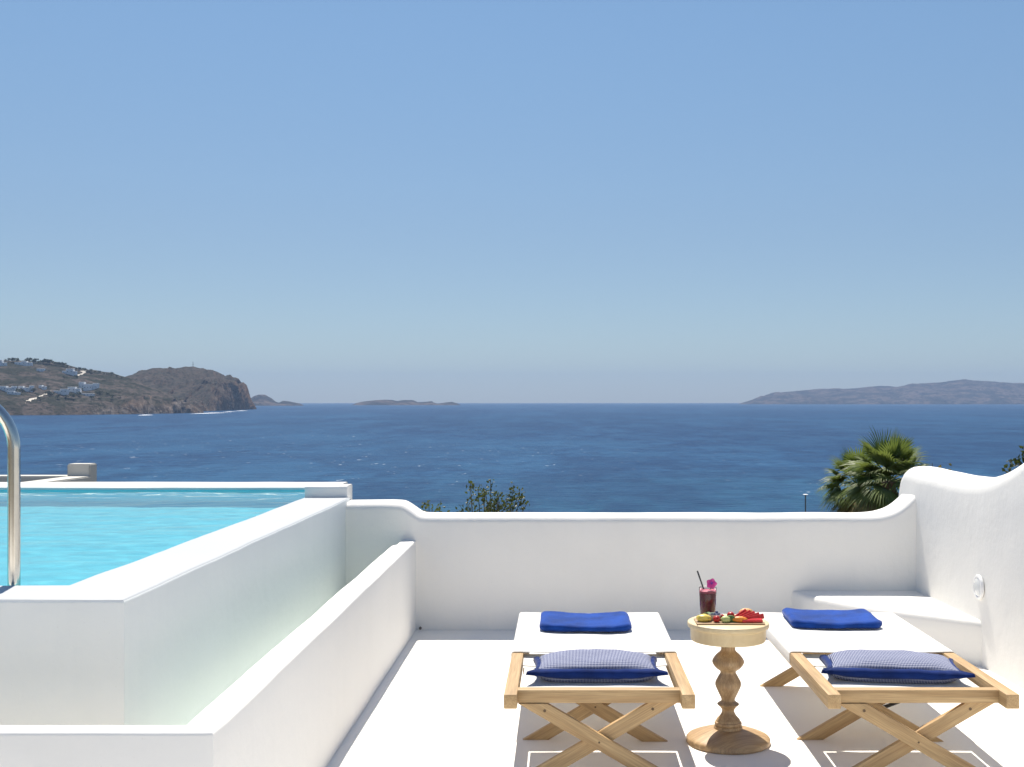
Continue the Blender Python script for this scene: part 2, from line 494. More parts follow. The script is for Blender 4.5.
M['tree_leaf'] = leafmat('hill_tree_leaf', (0.035, 0.046, 0.028), (0.07, 0.082, 0.05), 0.1, 0.1, 0.8)
M['bark'] = simple('bark', (0.16, 0.12, 0.085), 0.95, var=0.3, scale=12, bmp=0.6, bscale=30, bdist=0.02)
M['twig'] = simple('twig', (0.13, 0.10, 0.06), 0.9, var=0.2)

# ------------------------------------------------------------------ sea, hills, islands
def disc(z, rad, n=128):
    bm = bmesh.new()
    rs = [0, 200, 800, 3000, 8000, 14000, rad]
    c = bm.verts.new((0, 0, z)); prev = None
    for r_ in rs[1:]:
        ring = [bm.verts.new((r_ * math.cos(2 * math.pi * k / n), r_ * math.sin(2 * math.pi * k / n), z)) for k in range(n)]
        for k in range(n):
            k2 = (k + 1) % n
            if prev is None: bm.faces.new((c, ring[k], ring[k2]))
            else: bm.faces.new((prev[k], ring[k], ring[k2], prev[k2]))
        prev = ring
    return bm
tag(obj('sea', disc(SEA, 20500), M['sea']), kind='structure')

def land(name, mat, ridge, shoreY, ridgeY, backY, cliff, nu=200, nv=46, rough=14.0, nscale=1 / 220.0, cliff_v=0.10, seed=0, power=0.75):
    """Hill traced as a ridge line (pixel column -> pixel row) and given its own distance, slope and back side."""
    p0, p1 = ridge[0][0], ridge[-1][0]
    grid = []; bm = bmesh.new()
    for i in range(nu + 1):
        p = p0 + (p1 - p0) * i / nu
        ys = sinterp(shoreY, p); yr = sinterp(ridgeY, p); yb = yr + backY
        H = Z(interp(ridge, p), yr) - SEA
        row = []
        for j in range(nv + 1):
            v = 1.6 * j / nv
            if v <= 1.0:
                Y = ys + (yr - ys) * v
                c = min(sinterp(cliff, p), H * 0.9)
                if v < cliff_v: h = c * (v / cliff_v) ** 0.6
                else:
                    q = (v - cliff_v) / (1 - cliff_v)
                    h = c + (H - c) * math.sin(q * math.pi / 2) ** (1 / power)
            else:
                q = (v - 1) / 0.6
                Y = yr + (yb - yr) * q
                h = H * (1 - q * q) - 4 * q
            x = X(p, Y)
            nn = noise.ridged_multi_fractal(Vector((x * nscale + seed, Y * nscale, seed * 1.7)), 0.9, 2.1, 6, 1.0, 2.0) - 1.1
            n2 = fbm((x * nscale * 6 + seed, Y * nscale * 6, 3.3), 4)
            env = min(1.0, max(0.0, h / 25.0)) * (0.5 if 0.8 < v < 1.25 else 1.0) * min(1, H / 60.0)
            h2 = h + (nn * rough + n2 * rough * 0.5) * env
            if v == 0 or v >= 1.59: h2 = -3
            row.append(bm.verts.new((x + n2 * 12 * (v < cliff_v * 2), Y + nn * 22 * (v < cliff_v * 1.5), SEA + h2)))
        grid.append(row)
    for A, B in zip(grid, grid[1:]):
        for k in range(nv):
            bm.faces.new((A[k], B[k], B[k + 1], A[k + 1]))
    o = obj(name, bm, mat, angle=60)
    tag(o, kind='structure')
    return o

D = lambda py: (EYE - SEA) * F / (py - VY)     # distance of the waterline seen at pixel row py
near_ridge = [(-170, 352), (-60, 356), (0, 360.5), (30, 361.5), (50, 362.5), (66, 365.5), (80, 369), (95, 371.5), (112, 374), (127, 378.5), (142, 385), (158, 391), (172, 396), (186, 402), (198, 408), (206, 413.5)]
hill = land('hill', M['hill'], near_ridge, [(-170, D(416.5)), (0, D(415.5)), (110, D(414.5)), (206, D(412.8))],
     [(-170, 3350), (0, 3350), (130, 3450), (206, 3250)], 500, [(-170, 26), (40, 30), (110, 34), (150, 40), (190, 26), (206, 4)], nu=260, nv=60, seed=2, rough=11)
dome_ridge = [(96, 392), (112, 384), (127, 377), (140, 372), (155, 368), (170, 368.2), (187, 368), (200, 369), (213, 371), (226, 378), (236, 381.5), (243, 385), (248, 391), (251, 400), (256, 408.3)]
land('headland', M['dome'], dome_ridge, [(96, 3500), (200, D(411.3)), (256, D(409.2))], [(96, 4050), (200, 4200), (240, 4500), (256, 4520)], 500,
     [(96, 20), (190, 40), (215, 80), (240, 90), (256, 8)], nu=190, nv=60, seed=9, rough=20, cliff_v=0.3)
islet = [(248, 400), (254, 396), (259, 394.6), (265, 395), (271, 398), (276, 401.6), (279, 402.4), (283, 400.6), (288, 401), (294, 402.2), (300, 403.6), (303, 405)]
land('island', M['far'], islet, [(248, 8200), (303, 8400)], [(248, 8600), (303, 8650)], 300, [(248, 10), (303, 4)], nu=90, nv=30, seed=4, rough=8)
isl2 = [(352, 405), (356, 403.2), (362, 401.7), (374, 400.3), (385, 399.7), (392, 400.1), (397, 401.2), (404, 400.0), (413, 400.1), (418, 402.2), (426, 401.8), (432, 401.1), (434, 402.7), (438, 403.6), (445, 402.6), (452, 401.8), (457, 403.2), (461, 405)]
land('island', M['far'], isl2, [(352, 9300), (461, 9500)], [(352, 9700), (461, 9800)], 300, [(352, 6), (461, 3)], nu=120, nv=26, seed=6, rough=6)
isl3 = [(738, 404.2), (744, 402.2), (758, 398), (773, 393.4), (797, 391.2), (821, 389.4), (845, 388.8), (877, 386.4), (898, 387.4), (913, 384.4), (934, 382.8), (954, 380.4), (966, 379.2), (981, 381.2), (999, 382.8), (1024, 383.4), (1080, 386), (1160, 391), (1240, 400), (1260, 404.2)]
land('island', M['far'], isl3, [(738, 12600), (1260, 12000)], [(738, 13400), (830, 14200), (1260, 14200)], 1500, [(738, 10), (900, 60), (1260, 20)], nu=320, nv=50, seed=11, rough=28, nscale=1 / 700.0)

# surf along the foot of the headland
bm = bmesh.new()
for (p, py, wpx, hpx) in ((211, 413.2, 10, 1.3), (229, 411.9, 4, .4), (241, 410.9, 4, .4), (145, 415.2, 9, .5)):
    Yc = D(py); n = 22; wv = wpx / 2 * Yc / F; hv = hpx / 2 * Yc * Yc / (30 * F)
    c = bm.verts.new((X(p, Yc), Yc, SEA + 1.2)); ring = []
    for k in range(n):
        a = 2 * math.pi * k / n; rr = 0.65 + 0.5 * random.random()
        ring.append(bm.verts.new((X(p, Yc) + wv * rr * math.cos(a), Yc + hv * rr * math.sin(a), SEA + 0.15)))
    for k in range(n): bm.faces.new((c, ring[k], ring[(k + 1) % n]))
tag(obj('surf', bm, M['foam']), kind='stuff')

# ------------------------------------------------------------------ haze
bm = bmesh.new(); box(bm, -21500, 21500, -21500, 21500, SEA - 5, 520)
hm, ht, hp, ho = newmat('haze_air'); ht.nodes.remove(hp)
pv = nd(ht, 'ShaderNodeVolumePrincipled'); pv.inputs['Color'].default_value = (0.38, 0.52, 0.74, 1); pv.inputs['Density'].default_value = 5.2e-5
pv.inputs['Anisotropy'].default_value = 0.1
ht.links.new(pv.outputs[0], ho.inputs['Volume'])
tag(obj('haze', bm, hm, smooth=False), kind='stuff')

# hillside below the terrace
bm = bmesh.new(); g = []
xs = frange(-420, 420, 12); ys = frange(-60, 300, 8)
for x in xs:
    row = []
    for y in ys:
        z = -3.0 - 0.098 * max(0, y) - 0.00002 * max(0, y) ** 2 + 0.05 * max(0, -y - 6)
        if y > 12: z += fbm((x * 0.02, y * 0.02, 1), 4) * 0.9 - 0.5
        row.append(bm.verts.new((x, y, z)))
    g.append(row)
for A, B in zip(g, g[1:]):
    for k in range(len(A) - 1): bm.faces.new((A[k], B[k], B[k + 1], A[k + 1]))
tag(obj('ground', bm, M['slope']), kind='structure')

# ------------------------------------------------------------------ surface of the near hill (for houses, roads, trees)
from mathutils.bvhtree import BVHTree
def bvh_of(o):
    me = o.data
    return BVHTree.FromPolygons([v.co.copy() for v in me.vertices], [p.vertices[:] for p in me.polygons])
HB = bvh_of(hill)
CAMP = Vector((0, 0, EYE))
def on_hill(px, py):
    d = Vector(((px - VX) / F, 1.0, -(py - VY) / F)).normalized()
    h = HB.ray_cast(CAMP, d)
    return h[0]
def drop_hill(x, y):
    h = HB.ray_cast(Vector((x, y, 600)), Vector((0, 0, -1)))
    return h[0].z if h[0] else None

# pale tracks on the slope
def track(pts, wid):
    bm = bmesh.new(); prev = None
    P = []
    for (a, b) in zip(pts, pts[1:]):
        for k in range(10):
            t = k / 10; P.append((a[0] + (b[0] - a[0]) * t, a[1] + (b[1] - a[1]) * t))
    for (px, py) in P:
        q = on_hill(px, py)
        if q is None: prev = None; continue
        A = []
        for s in (-1, 1):
            y = q.y + s * wid; z = drop_hill(q.x, y)
            A.append(bm.verts.new((q.x, y, (z if z is not None else q.z) + 1.2)))
        if prev: bm.faces.new((prev[0], A[0], A[1], prev[1]))
        prev = A
    return bm
tag(obj('dirt_track', track([(28, 401), (36, 398.5), (42, 396), (45, 394.5), (50, 392)], 14), M['track']), kind='structure')
tag(obj('dirt_track', track([(76, 376), (83, 374), (84.5, 372.4), (81, 371)], 12), M['track']), kind='structure')

# whitewashed villas on the hill
def villa(px, py, wpx, hpx, label, blocks):
    q = on_hill(px, py)
    if q is None: return
    u = q.y / F; hpx *= 1.3
    root = empty('villa', (q.x, q.y, q.z - 2), 0, label, 'house', 'villas on the headland')
    bm = bmesh.new(); depth = 12.0; wins = []
    for (a, b, h0, h1, dy) in blocks:      # fractions of the width and height
        x0, x1 = (a - .5) * wpx * u, (b - .5) * wpx * u
        z0, z1 = h0 * hpx * u - 4, h1 * hpx * u + 2
        box(bm, x0, x1, dy, dy + depth, z0, z1, 0.3, 1)
        n = max(1, int((x1 - x0) / 7))
        for k in range(n):
            xc = x0 + (x1 - x0) * (k + .5) / n
            wins.append((xc, dy, (h0 * hpx * u + 2 + z1) / 2))
    obj('wall', bm, M['white_house'], root, smooth=False)
    for (xc, dy, zc) in wins:
        b = bmesh.new(); box(b, xc - .9, xc + .9, dy - 0.25, dy + 0.3, zc - 1.0, zc + .7)
        obj('window', b, M['window'], root, smooth=False)
HOUSES = [
    (7, 391.5, 15, 4.2, 'white villa with stepped roofs lowest at the left edge of the headland', [(0, .45, 0, 1, 0), (.45, .75, 0, .75, -5), (.75, 1, 0, 1, 2)]),
    (25, 390.5, 14, 3.8, 'long low white villa right of the stepped one at far left', [(0, .35, 0, .9, 0), (.35, .8, 0, .6, -4), (.8, 1, 0, 1, 0)]),
    (13, 394.5, 12, 2.6, 'small white terrace house below the leftmost villas', [(0, .6, 0, 1, 0), (.6, 1, 0, .7, -3)]),
    (42, 388.5, 7, 2.6, 'little white cottage between the left villas and the pale track', [(0, .5, 0, 1, 0), (.5, 1, 0, .65, -4)]),
    (60, 393.5, 14, 3.6, 'wide white villa with long terrace just right of the lower track', [(0, .5, 0, .6, -4), (.5, 1, 0, 1, 0)]),
    (74, 392.5, 13, 4.4, 'white flat roofed villa in the middle of the lower cluster', [(0, .6, 0, 1, 0), (.6, 1, 0, .7, -5)]),
    (88, 390.5, 19, 6.6, 'largest two storey white villa at the right end of the lower cluster', [(0, .3, 0, 1, 0), (.3, .75, 0, .75, -5), (.75, 1, 0, .85, 0)]),
    (86, 396, 14, 2.0, 'low white annexe on the slope under the largest villa', [(0, 1, 0, 1, 0)]),
    (69, 374.6, 13, 4.6, 'white villa high on the slope beside the curved upper track', [(0, .25, 0, .6, -4), (.25, .8, 0, 1, 0), (.8, 1, 0, .6, 0)]),
    (1, 366, 8, 4.5, 'tall white house on the ridge at the left picture edge', [(0, .6, 0, 1, 0), (.6, 1, 0, .6, 0)]),
    (23, 365.5, 17, 3.4, 'long white building on the ridge top', [(0, .4, 0, .8, 0), (.4, .7, 0, 1, 0), (.7, 1, 0, .7, -3)]),
    (40, 371.5, 7, 2.2, 'small white hut just under the ridge', [(0, 1, 0, 1, 0)]),
]
for h in HOUSES: villa(*h)

# mast on top of the headland
mx_, my_ = X(193, 4230), 4230.0
bm = bmesh.new(); mz = Z(367.5, my_)
tube(bm, [(mx_, my_, mz - 12), (mx_, my_, mz + 22)], 1.0, 6, r1=0.6)
tube(bm, [(mx_ - 4, my_, mz + 12), (mx_ + 4, my_, mz + 12)], 0.5, 6)
tag(obj('radio_mast', bm, M['black']), 'thin dark radio mast standing on the headland summit', 'mast')

# scrub trees along the ridge and between the houses
def clump_tree(seed, h=14.0):
    rnd = random.Random(seed); bm = bmesh.new()
    for c in range(9):
        cc = Vector((rnd.gauss(0, h * .26), rnd.gauss(0, h * .26), h * (.45 + .5 * rnd.random())))
        for k in range(26):
            d = Vector((rnd.gauss(0, 1), rnd.gauss(0, 1), rnd.gauss(0, .8))) * h * .12
            s = h * (.05 + .06 * rnd.random()); n = Vector((rnd.gauss(0, 1), rnd.gauss(0, 1), rnd.gauss(0, 1))).normalized()
            a = n.orthogonal().normalized() * s; b = n.cross(a)
            bm.faces.new([bm.verts.new(cc + d + q) for q in (a, b, -a * 1.1, -b)])
    return bm
tree_protos = []
def hill_tree(x, y, h, kind):
    z = drop_hill(x, y)
    if z is None: return
    lab = 'small dark scrub tree, one of many dotted on the headland ridge' if kind == 0 else 'small dark scrub tree, one of several among the hillside villas'
    grp = 'scrub trees on the ridge' if kind == 0 else 'scrub trees among the villas'
    if len(tree_protos) < 3:
        root = empty('scrub_tree', (x, y, z)); k = len(tree_protos)
        obj('crown', clump_tree(k + 20), M['tree_leaf'], root, smooth=False)
        b = bmesh.new(); tube(b, [(0, 0, -2), (0.3, 0, 7)], 0.7, 6, r1=0.3); obj('trunk', b, M['bark'], root)
        tree_protos.append(root)
    else:
        src = random.choice(tree_protos); root = src.copy(); COL.objects.link(root)
        for ch in src.children:
            c = ch.copy(); COL.objects.link(c); c.parent = root
        root.location = (x, y, z)
    s = h / 14.0
    root.scale = (s * random.uniform(.9, 1.5), s, s); root.rotation_euler.z = random.uniform(0, 6)
    tag(root, lab, 'tree', grp)
rt = random.Random(5)
for px in (9, 13, 17, 29, 33, 36, 39, 43, 45, 47, 50, 54, 57, 59, 61, 64, 67, 71, 76, 80, 84, 88, 91, 95, 99, 104, 107, 112, 117, 122):
    q = on_hill(px, interp(near_ridge, px) + 1.6)
    if q: hill_tree(q.x, q.y, rt.uniform(7, 14) if px < 70 else rt.uniform(5, 10), 0)
for (px, py) in ((19, 394), (33, 393), (36, 396), (48, 396), (53, 396.5), (58, 399), (66, 398), (72, 399), (79, 396), (81, 393), (97, 396), (101, 394), (108, 396), (30, 389), (16, 388), (48, 388), (64, 379), (76, 379), (100, 400), (112, 399), (40, 400), (92, 399)):
    q = on_hill(px, py)
    if q: hill_tree(q.x, q.y, rt.uniform(6, 12), 1)

# ------------------------------------------------------------------ terrace: floor and walls
PY = 7.55                 # inner face of the back parapet
LWX, LWZ, LWY = -0.9585, 0.576, 3.215
PWX, PWZ, PWY = -1.420, 0.858, 3.738
bm = bmesh.new(); box(bm, -1.1, 2.9, -5, 7.9, -3.4, 0.0); box(bm, -8, -1.1, -5, 3.3, -3.4, 0.0)
bmesh.ops.remove_doubles(bm, verts=bm.verts, dist=1e-4)
tag(obj('terrace_floor', bm, M['floor'], smooth=False), kind='structure')

def ptop(x):
    return sinterp([(-1.45, .840), (-1.2, .842), (-1.10, .840), (-1.05, .832), (-0.985, .792), (-0.945, .765), (-0.90, .756), (-0.7, .755), (1.9, .755), (2.05, .758), (2.14, .772), (2.22, .805), (2.29, .86), (2.33, .90)], x)
st = []
for x in sorted(set(frange(-1.44, -1.15, .04) + frange(-1.15, -.85, .015) + frange(-.85, 1.9, .08) + frange(1.9, 2.36, .015))):
    st.append(((x, PY), (0, 0.31), -0.25, ptop(x) - .008, 0.05))
tag(obj('parapet_wall', loft_wall(st), M['plaster']), 'low white parapet wall along the sea side of the terrace, sweeping up at both ends', 'wall')

def rtop(y):
    return sinterp([(-5, 1.55), (4.9, 1.55), (5.2, 1.53), (5.6, 1.39), (5.9, 1.25), (6.1, 1.165), (6.3, 1.10), (6.5, 1.055), (6.7, 1.036), (6.9, 1.032), (7.2, 1.034), (7.5, 1.036), (7.70, 1.044), (7.78, 1.042), (7.83, 1.025), (7.86, .99), (7.875, .94)], y)
st = []
for y in sorted(set(frange(-5, 4.8, .3) + frange(4.8, 7.6, .05) + frange(7.6, 7.875, .015))):
    st.append(((2.324 + 0.05 * (PY - y), y), (0.27, 0), -0.25, rtop(y) + .020, 0.10))
tag(obj('side_wall', loft_wall(st, 0.006, ztop_amp=.004), M['plaster']), 'tall white side wall with a wavy rounded top, right of the loungers', 'wall')

# low wall in front of the pool, with an overflow channel behind it
M['sand'] = simple('sand_plaster', (0.80, 0.74, 0.64), 0.8, var=.05)
LWXF = LWX - .012                       # the wall drifts a little off parallel
st = []
for x in frange(-8, LWXF - .03, .15): st.append(((x, LWY), (0, 0.080), -0.1, LWZ, 0.012))
st.append(((LWXF - .005, LWY + .005), (-.105, .078), -0.1, LWZ, 0.012))
for y in frange(LWY + .13, PY + .02, .06):
    q = (y - LWY) / (PY - LWY)
    wv = 0.112 + .012 * q + 0.003 * fbm((y * 1.6, 4, 1), 3) - (0.025 if y > 7.3 else 0)
    st.append(((LWXF + .012 * q, y), (-wv, 0), -0.1, LWZ + .013 * q, 0.012))
lw = obj('low_wall', loft_wall(st, 0.0028), M['plaster'])
tag(lw, 'low white wall turning a corner around the foot of the pool', 'wall')
bm = bmesh.new(); box(bm, PWX - .05, LWX - .09, PWY, PY + .1, -3, 0.06); obj('channel_floor', bm, M['channel'], lw, smooth=False)
bm = bmesh.new(); box(bm, -8, LWX - .09, LWY + .08, PWY - .002, -3, 0.06); obj('channel_floor', bm, M['sand'], lw, smooth=False)

# pool
pool = empty('swimming_pool', (-4, 6, 0), 0, 'raised white swimming pool with wide plaster coping and turquoise lining', 'swimming pool')
def pchild(name, bm, mat, **k):
    o = obj(name, bm, mat, **k); o.parent = pool; o.matrix_parent_inverse = Matrix.Translation((4, -6, 0)); return o
st = []
for x in frange(-8, PWX - .33, .12): st.append(((x, PWY), (0, 0.285), -0.6, PWZ, 0.014))
st.append(((PWX - .004, PWY + .004), (-.306, .281), -0.6, PWZ, 0.014))
for y in frange(PWY + .32, 7.69, .09): st.append(((PWX, y), (-0.31, 0), -0.6, PWZ, 0.014))
M['coping'] = plaster('coping_plaster', (0.50, 0.52, 0.535), (0.44, 0.46, 0.47), 0.5, 0.2)
pw = loft_wall(st, 0.004); pw.normal_update()
for f in pw.faces:
    if abs(f.normal.z) > .6 and f.calc_center_median().z > .8: f.material_index = 1
pchild('pool_wall', pw, [M['plaster_pool'], M['coping']])
st = [((x, 8.45), (0, 0.52), -0.6, 0.874, 0.02) for x in frange(-8, -1.67, .2)]
pchild('back_rim', loft_wall(st, 0.003), M['plaster'])
st = [((x, 7.692), (0, 0.19), 0.5, 0.937, 0.02) for x in frange(-1.721, -1.438, .04)]
pchild('end_block', loft_wall(st, 0.003), M['plaster'])
bm = bmesh.new(); box(bm, -1.724, -1.665, 7.68, 8.46, -.6, .87, .01); pchild('end_wall', bm, M['plaster'])
WZ = 0.846; PD = 0.88
bm = bmesh.new()
x0, x1, y0, y1, zb, zt = -8, PWX - .31 - .006, PWY + .285 + .006, 8.444, WZ - PD, WZ + .003
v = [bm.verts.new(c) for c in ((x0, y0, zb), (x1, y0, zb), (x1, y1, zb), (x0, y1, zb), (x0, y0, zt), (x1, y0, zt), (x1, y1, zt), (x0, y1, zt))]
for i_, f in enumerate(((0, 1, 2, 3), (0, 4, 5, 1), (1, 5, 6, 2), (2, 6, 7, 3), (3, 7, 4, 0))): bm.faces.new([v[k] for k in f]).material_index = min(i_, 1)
M['lining_wall_brightened'] = simple('brightened_wall_lining', (0.21, 0.78, 0.86), 0.5, var=0.04)  # shaded underwater walls coloured lighter than the floor lining to lift their shade
lin = pchild('pool_lining', bm, [M['lining'], M['lining_wall_brightened']], smooth=False)
lin.cycles.is_caustics_receiver = True
bm = bmesh.new(); g = []
for x in frange(-8, x1 + .004, .03):
    row = []
    for y in frange(y0 - .004, y1 + .004, .03):
        e = 0.0028 * fbm((x * 1.3, y * 2.2, .4), 3) + 0.0018 * fbm((x * 5, y * 9, 2.4), 3)
        row.append(bm.verts.new((x, y, WZ + e)))
    g.append(row)
for A, B in zip(g, g[1:]):
    for k in range(len(A) - 1): bm.faces.new((A[k], B[k], B[k + 1], A[k + 1]))
wat = obj('pool_water', bm, M['water'], angle=180)
tag(wat, kind='structure')
wat.cycles.is_caustics_caster = True

# steel grab rail at the pool edge
hr = empty('pool_handrail', (X(14, 4.07), 4.07, 0), 0, 'bent polished steel grab rail standing in the near edge of the pool', 'handrail')
pts = [(0, 0, .55), (0, 0, 1.33)]
for k in range(1, 13):
    a = math.pi / 2 * k / 12
    pts.append((-.17 * (1 - math.cos(a)), -.03 * (1 - math.cos(a)), 1.33 + .19 * math.sin(a)))
pts += [(-.40, -.09, 1.52)]
for k in range(1, 13):
    a = math.pi / 2 * k / 12
    pts.append((-.40 - .17 * math.sin(a), -.09 - .03 * math.sin(a), 1.52 - .19 * (1 - math.cos(a))))
pts += [(-.57, -.13, .86)]
bm = bmesh.new(); tube(bm, pts, 0.0215, 20); obj('rail', bm, M['steel'], hr)
bm = bmesh.new(); lathe(bm, [(0, .872), (.045, .872), (.05, .868), (.05, .857)], 24, (-.57, -.13, 0)); obj('base_flange', bm, M['steel'], hr)

# corner seat against the parapet
bm = bmesh.new()
out = [(1.50, 7.56), (1.545, 7.43), (1.64, 7.27), (1.77, 7.10), (1.96, 6.885), (2.18, 6.69), (2.36, 6.52), (2.43, 6.48), (2.43, 6.9), (2.40, 7.56)]
dense = []
for (a, b) in zip(out, out[1:]):
    for k in range(6): dense.append((a[0] + (b[0] - a[0]) * k / 6, a[1] + (b[1] - a[1]) * k / 6))
dense.append(out[-1])
zs = [(-.05, 0), (.08, 0), (.16, 0), (.216, 0), (.236, .006), (.248, .016), (.255, .032), (.257, .055)]
cx, cyy = 2.2, 7.35
rings = []
for (z, inset) in zs:
    ring = []
    for (x, y) in dense:
        d = Vector((cx - x, cyy - y)); L = d.length
        q = inset if (y < 7.55 and x < 2.42) else 0
        n = fbm((x * 4, y * 4, z * 3), 3) * .006
        ring.append(bm.verts.new((x + d.x / L * (q + n), y + d.y / L * (q + n), z + fbm((x * 2.5, y * 2.5, 9), 2) * .004)))
    rings.append(ring)
for A, B in zip(rings, rings[1:]):
    for k in range(len(A) - 1): bm.faces.new((A[k], A[k + 1], B[k + 1], B[k]))
bm.faces.new(rings[-1])
tag(obj('corner_bench', bm, M['plaster']), 'white plaster corner seat built against the parapet behind the right lounger', 'bench')

# round bulkhead light on the side wall
Yl = (2.324 + .05 * PY) / ((980 - VX) / F + .05)
wl = empty('wall_lamp', (2.324 + .05 * (PY - Yl), Yl, Z(587, Yl)), 0, 'small round white wall lamp with a half hood on the side wall', 'lamp')
M['lamp_white'] = simple('lamp_enamel', (0.82, 0.82, 0.82), 0.35, var=.02)
M['lamp_glass'] = simple('lamp_glass', (0.7, 0.72, 0.72), 0.15, var=.03)
RY = Matrix.Rotation(R(-90), 4, 'Y')
b = bmesh.new(); lathe(b, [(0, 0), (.066, 0), (.07, .004), (.07, .012), (.066, .017), (.056, .018), (.054, .014)], 40)
bm = bmesh.new(); merge(bm, b, RY); obj('housing', bm, M['lamp_white'], wl)
b = bmesh.new(); lathe(b, [(.054, .014), (.045, .019), (.025, .022), (0, .023)], 40)
bm = bmesh.new(); merge(bm, b, RY); obj('diffuser', bm, M['lamp_glass'], wl)

# drains at the foot of the walls
M['drain'] = simple('drain_grey', (0.12, 0.12, 0.12), 0.6)
bm = bmesh.new(); tube(bm, [(-.93, PY + .01, .013), (-.93, PY - .012, .013)], .009, 12)
tag(obj('drain_pipe', bm, M['drain']), 'tiny dark drain spout at the foot of the parapet by the low wall', 'drain')

# neighbour's wall beyond the pool
nw = empty('garden_wall', (X(81, 13), 13, 0), 0, 'weathered grey garden wall with a square pier beyond the pool', 'wall')
M_ = lambda px, Y: X(px, Y) - X(81, 13)
bm = bmesh.new(); box(bm, M_(67, 13), M_(90, 13), 0, .20, -4, Z(464, 13), .012); obj('pier', bm, M['concrete'], nw)
bm = bmesh.new(); box(bm, -5, M_(67, 13) + .02, .05, .27, -4, Z(476.3, 13), .012); obj('wall_run', bm, M['concrete'], nw)
bm = bmesh.new(); b = bmesh.new(); box(b, -.13, .13, -3.2, -.003, -4, 0, .012)
zt0 = Z(476.6, 12.9); 
for v_ in b.verts:
    if v_.co.z > -1: v_.co.z += zt0
    v_.co.x += M_(80, 13) + (v_.co.y) * .08
merge(bm, b); obj('wall_return', bm, M['concrete'], nw)

# ------------------------------------------------------------------ loungers
LY = 4.474
def sheet(name, prof, y0, y1, ny, zf, mat, parent, th=0.004, extra=None):
    """Cloth of thickness th following profile prof (x,z) swept along y; zf(x,y) adds sag."""
    bm = bmesh.new(); n = len(prof)
    nrm = []
    for i in range(n):
        a = Vector(prof[max(i - 1, 0)]); b = Vector(prof[min(i + 1, n - 1)]); d = (b - a).normalized(); nrm.append(Vector((-d.y, d.x)))
    L1 = []; L2 = []
    for j in range(ny + 1):
        y = y0 + (y1 - y0) * j / ny
        r1 = []; r2 = []
        for (x, z), q in zip(prof, nrm):
            dz = zf(x, y)
            r1.append(bm.verts.new((x, y, z + dz))); r2.append(bm.verts.new((x - q.x * th, y, z + dz - q.y * th)))
        L1.append(r1); L2.append(r2)
    for j in range(ny):
        for k in range(n - 1):
            bm.faces.new((L1[j][k], L1[j][k + 1], L1[j + 1][k + 1], L1[j + 1][k]))
            bm.faces.new((L2[j][k], L2[j + 1][k], L2[j + 1][k + 1], L2[j][k + 1]))
        for k in (0, n - 1): bm.faces.new((L1[j][k], L1[j + 1][k], L2[j + 1][k], L2[j][k]))
    for j in (0, ny):
        for k in range(n - 1): bm.faces.new((L1[j][k], L2[j][k], L2[j][k + 1], L1[j][k + 1]))
    return obj(name, bm, mat, parent, angle=60)

